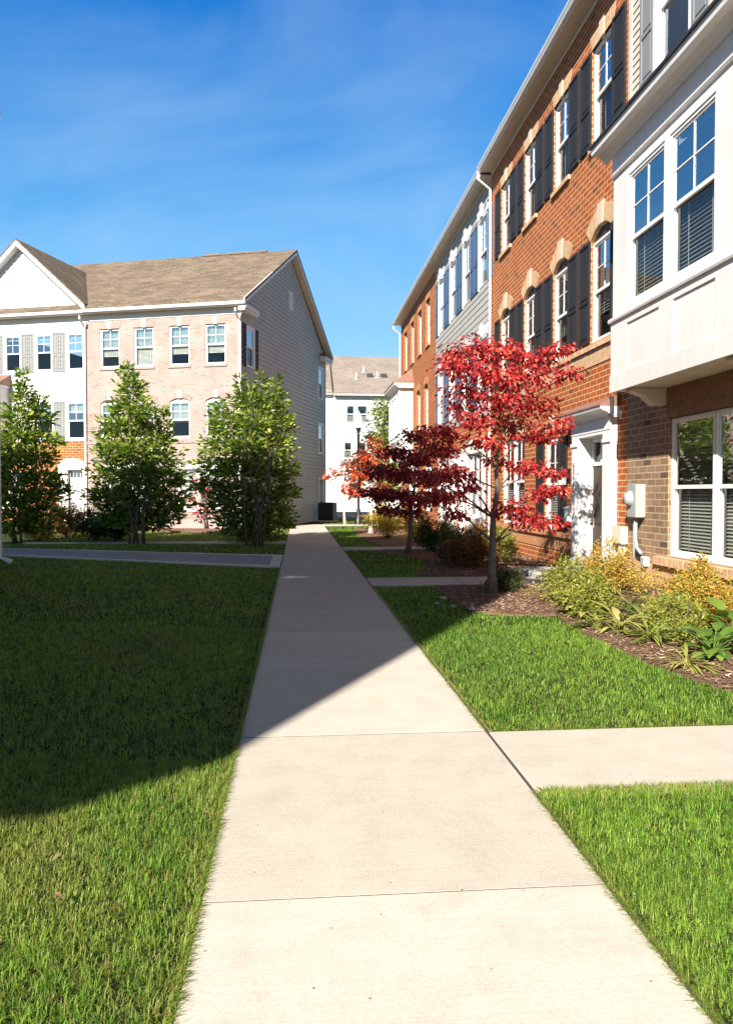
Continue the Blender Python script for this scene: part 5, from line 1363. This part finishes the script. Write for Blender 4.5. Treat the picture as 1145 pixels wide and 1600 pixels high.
t_ = empty('air_conditioner', (c_[0], c_[1], 0), -HOUSE_TH); tag(t_, 'dark grey air conditioner unit on the ground by the far end of the gable wall', 'air conditioner')
mb = MB(); mb.box(-.5, .5, -.5, .5, 0, .08, 1); mb.box(-.42, .42, -.42, .42, .08, 1.02)
for k in range(18):
    z_ = .14 + k * .046
    mb.box(-.44, .44, -.44, -.421, z_, z_ + .02); mb.box(.421, .44, -.42, .44, z_, z_ + .02)
    mb.box(-.44, -.421, -.42, .44, z_, z_ + .02)
mb.box(-.45, .45, -.45, .45, 1.021, 1.06); mb.build('casing', [M['metaldk'], M['kerb']], t_)
mb = MB()
for k in range(6): mb.lathe([(.06 + k * .06, 1.065), (.075 + k * .06, 1.075), (.085 + k * .06, 1.065)], 20)
mb.build('fan_grille', M['metaldk'], t_)

# ------------------------------------------------------------------ mulch chips
def chips(n, polys, name):
    P = []
    for poly in polys:
        xs_ = [q_[0] for q_ in poly]; ys_ = [q_[1] for q_ in poly]
        x = RNG.uniform(min(xs_), max(xs_), n); y = RNG.uniform(min(ys_), max(ys_), n); k = in_poly(x, y, poly)
        P.append(np.stack([x[k], y[k], np.full(k.sum(), .033) + RNG.uniform(0, .02, k.sum())], 1))
    P = np.concatenate(P); m_ = len(P); a = RNG.uniform(0, 2 * pi, m_)
    ax = np.stack([np.cos(a), np.sin(a), RNG.uniform(-.3, .3, m_)], 1); nn = unit(np.array([0, 0, 1.]) + rnd_unit(m_) * .5)
    v_, q_ = leaf_arrays(P, ax, nn, RNG.uniform(.02, .065, m_), RNG.uniform(.008, .02, m_), 1, 0, .1, [1, .8])
    tag(link(name, np_mesh(name, v_, q_, None, M['chip'], False)), kind='stuff')
chips(15000, [BED_POLY, BED2], 'mulch_chips')

# ------------------------------------------------------------------ grass
def blades(n, x0, x1, y0, y1, h, w, flat=0.0, drier=0.0):
    x = RNG.uniform(x0, x1, n); y = RNG.uniform(y0, y1, n)
    # only keep what the photo could see, a step to either side included
    k = lawn_mask(x, y) & (y > 1.5) & (x / np.maximum(y, .1) > -.50) & (x / np.maximum(y, .1) < .68)
    x, y = x[k], y[k]; n = len(x)
    clump = np.sin(x * 3.1 + np.sin(y * 2.3) * 2) * np.cos(y * 2.7 + np.sin(x * 1.7) * 2)
    tuft = np.sin(x * 31 + 3 * np.sin(y * 9.1)) * np.sin(y * 27 + 3 * np.sin(x * 7.7)) + .6 * np.sin(x * 67 + 4 * np.sin(y * 13)) * np.sin(y * 71 + 4 * np.sin(x * 17))
    k2 = RNG.random(n) < np.clip(.72 + .5 * tuft, .22, 1); x, y, clump, tuft = x[k2], y[k2], clump[k2], tuft[k2]; n = len(x)
    hh = h * RNG.uniform(.35, 1.08, n) * (1 + .22 * clump) * (1 + .22 * tuft)
    a = RNG.uniform(0, 2 * pi, n); lean = np.clip(RNG.normal(.62, .26, n) + flat, .08, .985)
    dl, dr = np.abs(x - PATH_L), np.abs(x - PATH_R)
    ed = np.minimum(np.minimum(dl, dr), 1)
    tow = np.where(dl < dr, 0.0, pi)                             # the way to the nearest slab
    for c0, c1 in CROSS:
        for cc, ang in ((c0, pi / 2), (c1, -pi / 2)):
            dd = np.where(x > PATH_R, np.abs(y - cc), 1); tow = np.where(dd < ed, ang, tow); ed = np.minimum(ed, dd)
    spill = (ed < .07) & (RNG.random(n) < .7)
    a = np.where(spill, tow + RNG.normal(0, .7, n), a); lean = np.where(spill, np.clip(lean + .2, 0, .98), lean)
    dirx, diry = np.cos(a), np.sin(a)
    # left lawn is patchier and drier
    patch = np.sin(x * 1.9 + 1.3) * np.sin(y * 1.6 + x * .8) + .5 * np.sin(x * 5.2 + y * 4.1)
    left = x < 0
    dry = np.clip(RNG.random(n) ** 3 * np.where(left, .42, .2) + np.where(left, .24 * np.clip(patch, 0, 1), .05 * np.clip(patch, 0, 1)) + .8 * np.exp(-ed / .055) * RNG.random(n), 0, .9)
    dry = np.where(RNG.random(n) < np.where(left, .12, .04), RNG.uniform(.5, .95, n), dry)
    dry = np.clip(dry + drier * RNG.random(n), 0, .97)
    z = gz(x, y)
    B = np.stack([x, y, z - .004], 1); d = np.stack([dirx, diry, np.zeros(n)], 1); sd = np.stack([-diry, dirx, np.zeros(n)], 1)
    ww = (w * RNG.uniform(.7, 1.3, n))[:, None] * .5
    up = np.sqrt(1 - lean ** 2)
    m1 = B + d * (hh * lean * .36)[:, None] + np.array([0, 0, 1.]) * (hh * (up * .6 + .06))[:, None]
    tp = B + d * (hh * lean * 1.0)[:, None] + np.array([0, 0, 1.]) * np.maximum(hh * (up * .95 - .10 * lean), .008)[:, None]
    V = np.stack([B - sd * ww, B + sd * ww, m1 + sd * ww * .8, m1 - sd * ww * .8, tp], 1).reshape(-1, 3)
    return V, n, np.repeat(dry, 5)
def fringe(n, x0, x1, y0, y1, out_ang, h, w):
    x = RNG.uniform(x0, x1, n); y = RNG.uniform(y0, y1, n)
    a = out_ang + RNG.normal(0, .75, n); hh = h * RNG.uniform(.4, 1.25, n); lean = np.clip(RNG.normal(.68, .2, n), .2, .97); up = np.sqrt(1 - lean ** 2)
    d = np.stack([np.cos(a), np.sin(a), np.zeros(n)], 1); sd = np.stack([-np.sin(a), np.cos(a), np.zeros(n)], 1)
    B = np.stack([x, y, gz(x, y) - .002], 1); ww = (w * RNG.uniform(.7, 1.3, n))[:, None] * .5; Zu = np.array([0, 0, 1.])
    m1 = B + d * (hh * lean * .32)[:, None] + Zu * (hh * (up * .6 + .12))[:, None]
    tp = B + d * (hh * lean)[:, None] + Zu * np.maximum(hh * up * .9, .036)[:, None]
    V = np.stack([B - sd * ww, B + sd * ww, m1 + sd * ww * .8, m1 - sd * ww * .8, tp], 1).reshape(-1, 3)
    return V, n, np.repeat(np.clip(RNG.random(n) ** 2 * 1.1, 0, .95), 5)
parts = []
def add(*a, **k): parts.append(blades(*a, **k))
add(360000, -2.6, 3.0, 1.6, 4.6, .062, .0036)
add(60000, -2.6, 3.0, 1.6, 5.2, .055, .0036, .32, .9)
add(280000, -4.6, 5.0, 4.6, 9.0, .058, .0050)
add(40000, -4.6, 5.0, 4.6, 9.0, .06, .005, .3, .8)
add(220000, -7.0, 5.6, 9.0, 17.0, .058, .0080)
add(120000, -9.0, 5.6, 17.0, 34.0, .06, .018)
add(30000, -5.0, 14.0, 34.0, 47.0, .07, .04)
for y0, y1, dn, ww_ in ((1.7, 5, 1500, .0036), (5, 9, 800, .005), (9, 16.3, 420, .008)):
    parts.append(fringe(int((y1 - y0) * dn), PATH_L - .035, PATH_L - .003, y0, y1, 0.0, .06, ww_))
for y0, y1, dn, ww_ in ((1.7, 3.9, 1500, .0036), (4.96, 9, 900, .005), (9, 12.9, 420, .008)):
    parts.append(fringe(int((y1 - y0) * dn), PATH_R + .003, PATH_R + .035, y0, y1, pi, .06, ww_))
parts.append(fringe(5200, PATH_R + .04, 4.6, 3.885, 3.915, pi / 2, .065, .0042)); parts.append(fringe(3600, PATH_R + .04, 5.2, 4.935, 4.965, -pi / 2, .05, .0045))
V = np.concatenate([p_[0] for p_ in parts]); n = sum(p_[1] for p_ in parts); dry = np.concatenate([p_[2] for p_ in parts])
i5 = np.arange(n) * 5
Q = np.stack([i5, i5 + 1, i5 + 2, i5 + 3], 1); T = np.stack([i5 + 3, i5 + 2, i5 + 4], 1)
tag(link('grass', np_mesh('grass', V, Q, T, M['blade'], False, {'dry': dry})), 'mown lawn grass either side of the concrete path', 'grass', kind='stuff')

# ================================================================== light, sky, camera
w = D.worlds.new('World'); SC.world = w; w.use_nodes = True
nt = w.node_tree
for n_ in list(nt.nodes): nt.nodes.remove(n_)
out = nt.nodes.new('ShaderNodeOutputWorld'); bg = nt.nodes.new('ShaderNodeBackground'); sky = nt.nodes.new('ShaderNodeTexSky')
sky.sky_type = 'NISHITA'; sky.sun_disc = False; sky.sun_elevation = SUN_EL
sky.sun_rotation = atan2(SUN_AZ[0], SUN_AZ[1]) % (2 * pi)
sky.air_density = 1.0; sky.dust_density = 0.3; sky.ozone_density = 2.5
hs = nt.nodes.new('ShaderNodeHueSaturation'); hs.inputs['Saturation'].default_value = 1.35; hs.inputs['Value'].default_value = 1.5
nt.links.new(sky.outputs[0], hs.inputs['Color'])
tc = nt.nodes.new('ShaderNodeTexCoord'); mp = nt.nodes.new('ShaderNodeMapping'); mp.inputs['Scale'].default_value = (1.6, 1.6, 3.2); mp.inputs['Rotation'].default_value = (.2, .5, .3)
nt.links.new(tc.outputs['Generated'], mp.inputs[0])
no = nt.nodes.new('ShaderNodeTexNoise'); no.inputs['Scale'].default_value = 1.3; no.inputs['Detail'].default_value = 7; no.inputs['Roughness'].default_value = .5; no.inputs['Distortion'].default_value = .6
nt.links.new(mp.outputs[0], no.inputs['Vector'])
cl = ramp(nt, no.outputs['Fac'], [(.42, (0, 0, 0)), (.78, (.42, .42, .42))])
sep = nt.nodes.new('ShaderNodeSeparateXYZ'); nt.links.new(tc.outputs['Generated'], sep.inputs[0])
band = ramp(nt, sep.outputs['Z'], [(0.0, (1, 1, 1)), (.60, (.9, .9, .9)), (.76, (.13, .13, .13)), (1.0, (.07, .07, .07))])  # dims the upper sky out of view so shaded areas stay darker
grad = ramp(nt, sep.outputs['Z'], [(0.0, (.54, .79, .98)), (.10, (.38, .69, .98)), (.28, (.14, .50, .95)), (.53, (.010, .215, .74)), (1.0, (.006, .10, .42))])
grad = mixc(nt, 1.0, grad, (6.3, 6.3, 6.3), 'MULTIPLY')
base = mixc(nt, .8, hs.outputs[0], grad)
mixed = mixc(nt, cl, base, (5.0, 6.3, 7.4))
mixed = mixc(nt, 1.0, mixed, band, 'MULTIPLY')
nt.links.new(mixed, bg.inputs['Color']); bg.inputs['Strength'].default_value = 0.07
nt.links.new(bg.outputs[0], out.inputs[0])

sl = D.lights.new('sun', 'SUN'); sl.energy = 5.0; sl.angle = radians(.53); sl.color = (1.0, .94, .845)
so_ = D.objects.new('sun', sl); COL.objects.link(so_)
sd = Vector((SUN_AZ[0] * cos(SUN_EL), SUN_AZ[1] * cos(SUN_EL), sin(SUN_EL)))
so_.rotation_euler = sd.to_track_quat('Z', 'Y').to_euler()

cam = D.cameras.new('camera'); co = D.objects.new('camera', cam); COL.objects.link(co)
co.location = (0, 0, HC); co.rotation_euler = (radians(90) - PIT, 0, -YAW)
cam.sensor_fit = 'VERTICAL'; cam.sensor_height = 24; cam.lens = F / 1600 * 24
cam.clip_start = .05; cam.clip_end = 3000
SC.camera = co
SC.view_settings.view_transform = 'Standard'; SC.view_settings.look = 'None'
SC.view_settings.exposure = 1.22; SC.view_settings.gamma = 1
cy = SC.cycles
cy.use_denoising = True
cy.max_bounces = 8; cy.diffuse_bounces = 3; cy.glossy_bounces = 4; cy.transparent_max_bounces = 24; cy.transmission_bounces = 4
cy.sample_clamp_indirect = 8.0
SC.render.film_transparent = False
